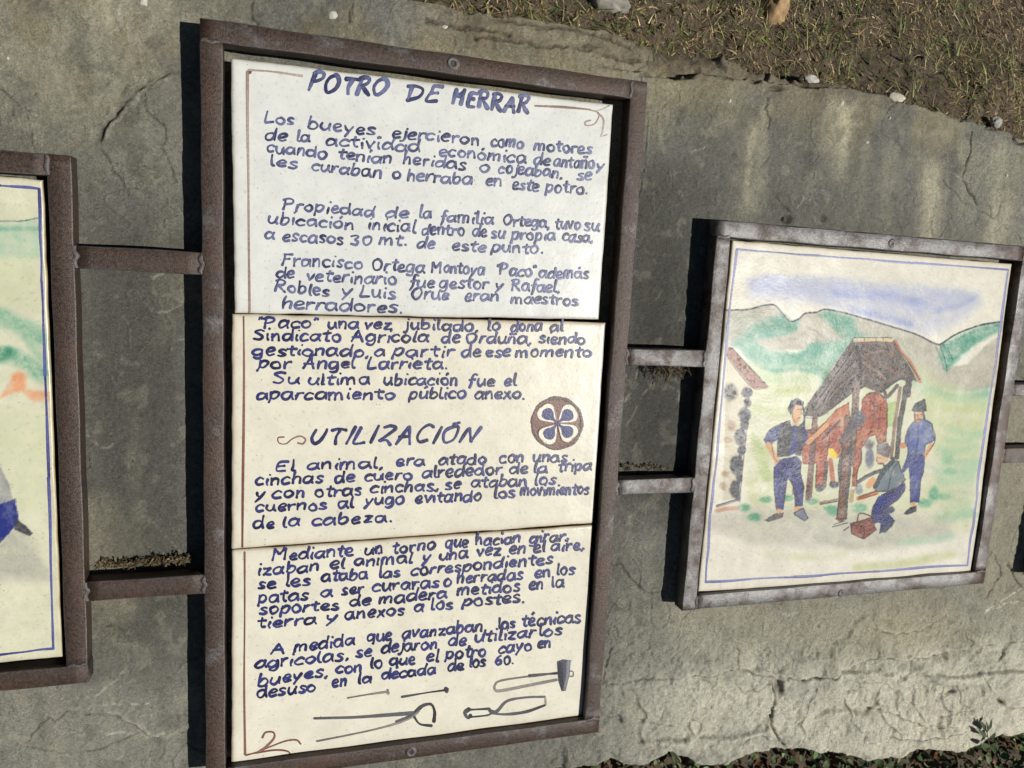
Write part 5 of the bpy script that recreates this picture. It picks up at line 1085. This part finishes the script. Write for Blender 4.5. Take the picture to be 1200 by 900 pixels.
# ------------------------------------------------------------------ bits caught on the frame
def fibres(name, px0, px1, py, spread, n, zlo, zhi, label, seed, lenr=(0.004, 0.012), hang=0.0):
    rr = random.Random(seed); mb = MB(); c = plane((px0 + px1) / 2, py, -0.012)
    for i in range(n):
        u_ = rr.uniform(px0, px1)
        if spread < 2 and math.sin(u_ * .21 + seed) + math.sin(u_ * .53) + .6 * math.sin(u_ * 1.3) < rr.uniform(-1.6, .8): continue
        q = plane(u_, py + rr.gauss(0, spread) + 1.5 * math.sin(u_ * .3) - (u_ - px0) * .06 * (seed == 1), -0.012); z = rr.uniform(zlo, zhi); L = rr.uniform(*lenr); a = rr.uniform(0, 2 * math.pi); w = rr.uniform(0.0003, 0.0008)
        p = np.array([q[0], q[1], z]); vs = []
        d = np.array([math.cos(a), math.sin(a) - hang, rr.uniform(-.3, .3)])
        for k in range(4):
            nrm = np.array([-d[1], d[0], 0.3]); nrm /= np.linalg.norm(nrm); vs += [p - nrm * w, p + nrm * w]; p = p + d / np.linalg.norm(d) * L / 3; d = d + np.array([rr.gauss(0, .4), rr.gauss(0, .4) - hang * .4, rr.gauss(0, .3)])
        b = rr.uniform(.5, 1.2); mb.add(vs, [(0, 1, 3, 2), (2, 3, 5, 4), (4, 5, 7, 6)], lin(np.array((104, 92, 68)) * b if rr.random() > .3 else np.array((64, 52, 36)) * b))
    v, f = mb.get(); return solo(name, (c[0], c[1], zlo), v, f, DEBRIS, label, 'debris', col=mb.col())
fibres('dry_debris', 110, 226, 667, 1.9, 1100, -0.027, -0.021, 'crumbly strip of dry moss along the top of the lower left strut', 1, (0.0015, 0.006))
fibres('dry_debris', 768, 804, 432, 4, 90, -0.016, -0.004, 'ragged tuft of dry moss hanging under the upper strut between middle and right panels', 2, (0.005, 0.013), .8)
fibres('dry_debris', 724, 792, 549, 1.0, 150, -0.021, -0.016, 'thin line of dry crumbs above the lower strut between middle and right panels', 3, (0.0015, 0.005))

# ------------------------------------------------------------------ loose stones
def rock(px, py, r, sq, colr, label, seed, h=0.5, name='rock', cat='rock', zup=0.0):
    c0 = plane(px, py, -0.12); c = c0
    for _ in range(6):
        z = float(ground_z(np.array([c[0]]), np.array([c[1]]))[0]); c = plane(px, py, z + r * h * .4 + zup)
    z += zup
    bm = bmesh.new(); bmesh.ops.create_icosphere(bm, subdivisions=4, radius=1); v = np.array([q.co[:] for q in bm.verts]); f = [tuple(w.index for w in q.verts) for q in bm.faces]; bm.free()
    n = fbm(v[:, 0] + v[:, 2] * .7 + seed, v[:, 1] - v[:, 2] * .5, 1.3, 4, seed) - .5; fa = facets(v[:, 0] + v[:, 2], v[:, 1] - v[:, 2] * .6, 1.4, seed)
    v *= (1 + n * .7 + fa * .08)[:, None]; v[:, 2] = np.maximum(v[:, 2], -0.5)
    v *= np.array([sq[0], sq[1], h]) * r; v += [c[0], c[1], z + r * h * .25]
    cc = lin(colr)[None] * (0.6 + 0.8 * fbm(v[:, 0], v[:, 1], 120, 3, seed + 3))[:, None]
    return solo(name, (c[0], c[1], z), v, f, ROCKM, label, cat, col=cc)
rock(909, 9, 0.022, (.85, 1.1), (160, 132, 96), 'tan knobbly rock lying in the dry grass at the top', 11, .8)
rock(716, 3, 0.020, (1.2, .6), (150, 146, 134), 'pale grey rock in the grass above the middle panel', 12, .7)
rock(950, 93, 0.010, (1.3, .5), (176, 174, 164), 'white stone chip on the broken rim, leftmost of three', 13, .4, 'stone_chip', 'stone', .018)
rock(1051, 114, 0.011, (1.3, .5), (190, 184, 166), 'long cream stone chip on the broken rim, between two others', 14, .35, 'stone_chip', 'stone', .012)
rock(1168, 143, 0.010, (1.1, .7), (150, 148, 140), 'greyish stone chip on the broken rim, nearest the right edge', 15, .5, 'stone_chip', 'stone', .012)
c = plane(921, 256, -0.02); v, f = blob(c[0], c[1], float(slab_z(c[0], c[1])), 0.005, .7, 33, 10, (1.2, .9))
solo('snail', (c[0], c[1], -0.02), v, f, ROCKM, 'small dark red brown snail shell on the slab above the right panel', 'snail', col=np.tile(lin((44, 28, 24)), (len(v), 1)))

# ------------------------------------------------------------------ grass on the bank, ground cover under the slab
def blades(n, area, lenr, wr, cols, up, seed, clump=None):
    r = np.random.default_rng(seed); mb_v = []; mb_c = []; K = 4
    x = r.uniform(area[0], area[1], n * 2); yo = r.uniform(area[2], area[3], n * 2)
    if clump is not None:
        k = fbm(x, yo, clump[0], 3, seed + 5) + r.normal(0, .05, len(x)) > clump[1]; x = x[k]; yo = yo[k]
    x = x[:n]; yo = yo[:n]; n = len(x); y = ytop(x) + yo; z = ground_z(x, y)
    ang = r.uniform(0, 2 * np.pi, n); lift = r.uniform(*up, n); L = r.uniform(*lenr, n); w = r.uniform(*wr, n)
    upv = np.array([0, math.sin(TILT), math.cos(TILT)])
    gt = np.array([0, 1, -SL]); gt /= np.linalg.norm(gt)
    d = np.cos(ang)[:, None] * np.array([1., 0, 0]) + np.sin(ang)[:, None] * gt
    d = d * np.cos(lift)[:, None] + upv * np.sin(lift)[:, None]
    side = np.cross(d, upv); side /= np.linalg.norm(side, axis=1)[:, None] + 1e-9
    side = side + r.normal(0, .35, (n, 3)); p = np.stack([x, y, z + 0.001], -1)
    cols = np.array([lin(q) for q in cols]); cc = cols[r.integers(0, len(cols), n)] * r.uniform(.6, 1.25, n)[:, None]
    bend = r.normal(0, .25, (n, 3)) - upv * 0.22
    for k in range(K):
        t = k / (K - 1); q = p + d * (L * t)[:, None] + bend * (L * t * t)[:, None] * .6; ww = (w * (1 - .85 * t))[:, None]
        mb_v += [q - side * ww, q + side * ww]; mb_c += [cc, cc]
    V = np.stack(mb_v, 1).reshape(-1, 3); C = np.stack(mb_c, 1).reshape(-1, 3)
    b = (np.arange(n) * 2 * K)[:, None]; F = np.vstack([b + np.array([2 * k, 2 * k + 1, 2 * k + 3, 2 * k + 2]) for k in range(K - 1)])
    return V, F, C
A = (0.0, 1.45, -0.012, 0.75)
V, F, C = blades(44000, A, (.004, .02), (.00025, .0008), [(190, 168, 116), (164, 142, 94), (222, 200, 148), (140, 118, 78), (118, 96, 64), (176, 160, 112)], (-.15, .35), 1, (14, .32))
solo('dry_grass', (.5, .4, -.15), V, F, STRAW, 'dry straw coloured grass covering the bank above the slab', 'grass', kind='stuff', col=C)
V, F, C = blades(7000, A, (.008, .028), (.0004, .0011), [(98, 116, 58), (120, 134, 70), (76, 98, 50), (150, 156, 96)], (.05, .9), 2, (7, .5))
solo('green_grass', (.5, .42, -.15), V, F, LEAF, 'short green grass growing in patches through the dry straw', 'grass', kind='stuff', col=C)
V, F, C = blades(450, A, (.02, .045), (.0003, .0007), [(216, 192, 146), (186, 160, 116), (230, 212, 170)], (-.05, .3), 8, (9, .5))
solo('straw', (.5, .41, -.15), V, F, STRAW, 'longer pale straw stalks lying over the dry grass', 'straw', kind='stuff', col=C)
V, F, C = blades(12000, (0.0, 1.45, -0.02, 0.75), (.002, .008), (.0008, .002), [(70, 50, 34), (104, 78, 50), (48, 36, 26), (140, 116, 84)], (-.2, .3), 3)
solo('leaf_litter', (.5, .38, -.15), V, F, DEBRIS, 'brown crumbs of leaf and soil between the grass blades', 'litter', kind='stuff', col=C)

def leafset(n, seed, xr, dr, hr, sz, cols, droop=.3):
    rr = random.Random(seed); mb = MB(); upv = Vector((0, math.sin(TILT), math.cos(TILT)))
    for i in range(n):
        x = rr.uniform(*xr); y = float(ybot(x)) - rr.uniform(*dr); z = float(ground_z(np.array([x]), np.array([y]))[0]); base = Vector((x, y, z)) + upv * rr.uniform(*hr)
        nrm = (upv + Vector((rr.gauss(0, .45), rr.gauss(0, .45), rr.gauss(0, .45)))).normalized(); a = nrm.orthogonal().normalized(); a.rotate(Matrix.Rotation(rr.uniform(0, 6.28), 3, nrm)); b = nrm.cross(a)
        s_ = rr.uniform(*sz); col = lin(np.array(rr.choice(cols)) * rr.uniform(.6, 1.2)); asp = rr.uniform(.5, .9)
        pts = [base]
        for t, ww in ((.2, .32), (.5, .5), (.8, .34)):
            for sgn in (-1, 0, 1): pts.append(base + a * s_ * t + b * s_ * ww * asp * sgn + nrm * s_ * (.12 * abs(sgn) - droop * t * t))
        pts.append(base + a * s_ - nrm * s_ * droop)
        mb.add([p[:] for p in pts], [(0, 1, 2), (0, 2, 3), (1, 4, 5, 2), (2, 5, 6, 3), (4, 7, 8, 5), (5, 8, 9, 6), (7, 10, 8), (8, 10, 9)], col)
    return mb
mb = leafset(2400, 4, (.2, 1.4), (-.03, .16), (.0, .035), (.006, .017), [(78, 98, 52), (58, 80, 42), (98, 114, 66), (112, 124, 82), (66, 84, 54)])
v, f = mb.get(); solo('ground_cover', (.8, float(ybot(.8)) - .03, -.1), v, f, LEAF, 'low dark green leafy ground cover growing under the slab', 'ground cover', kind='stuff', col=mb.col())
mb = leafset(900, 5, (.2, 1.4), (-.03, .16), (.0, .012), (.006, .018), [(122, 88, 52), (96, 66, 40), (142, 112, 74), (70, 50, 34)])
v, f = mb.get(); solo('fallen_leaves', (.8, float(ybot(.8)) - .03, -.1), v, f, DEBRIS, 'brown fallen leaf scraps among the green under the slab', 'fallen leaves', kind='stuff', col=mb.col())
# young weed that reaches up in front of the lower rim
wd = thing('weed', (float(plane(1160, 878, -.03)[0]), float(plane(1160, 878, -.03)[1]), -0.05), 'dark green young weed reaching up in front of the slab rim', 'plant')
st = MB(); lv = MB()
stem = [(1161, 886, -.04), (1160, 876, -.022), (1158, 866, -.012), (1156, 856, -.006)]
S3 = np.array([[*plane(a, b, z), z] for a, b, z in stem])
for i in range(3):
    a, b = S3[i], S3[i + 1]; vs = []
    for q in (a, b):
        for k in range(5): vs.append(q + np.array([math.cos(k * 1.257), math.sin(k * 1.257), 0]) * .0009)
    st.add(vs, [(k, (k + 1) % 5, 5 + (k + 1) % 5, 5 + k) for k in range(5)], lin((60, 70, 40)))
v, f = st.get(); part('stem', wd, v, f, LEAF, col=st.col())
for px, py, qx, qy, w in ((1156, 857, 1149, 845, 4), (1157, 858, 1163, 843, 4), (1157, 864, 1147, 856, 4), (1158, 866, 1168, 859, 4.5), (1160, 875, 1150, 872, 4), (1160, 874, 1171, 871, 4), (1157, 860, 1157, 846, 3)):
    A0 = np.array([*plane(px, py, -.008), -.008]); B0 = np.array([*plane(qx, qy, -.002), -.002]); d = B0 - A0; sd = np.cross(d, [0, 0.2, 1]); sd = sd / np.linalg.norm(sd) * w * .75 / FPX
    lvm = MB(); lvm.add([A0, A0 + d * .4 + sd + [0, 0, .0012], A0 + d * .4, A0 + d * .4 - sd + [0, 0, .0012], A0 + d * .75 + sd * .7, A0 + d * .75 - sd * .7, B0 - [0, 0, .002]], [(0, 1, 2), (0, 2, 3), (1, 4, 6, 2), (2, 6, 5, 3)], lin((58, 70, 44)))
    v, f = lvm.get(); part('leaf', wd, v, f, LEAF, col=lvm.col())
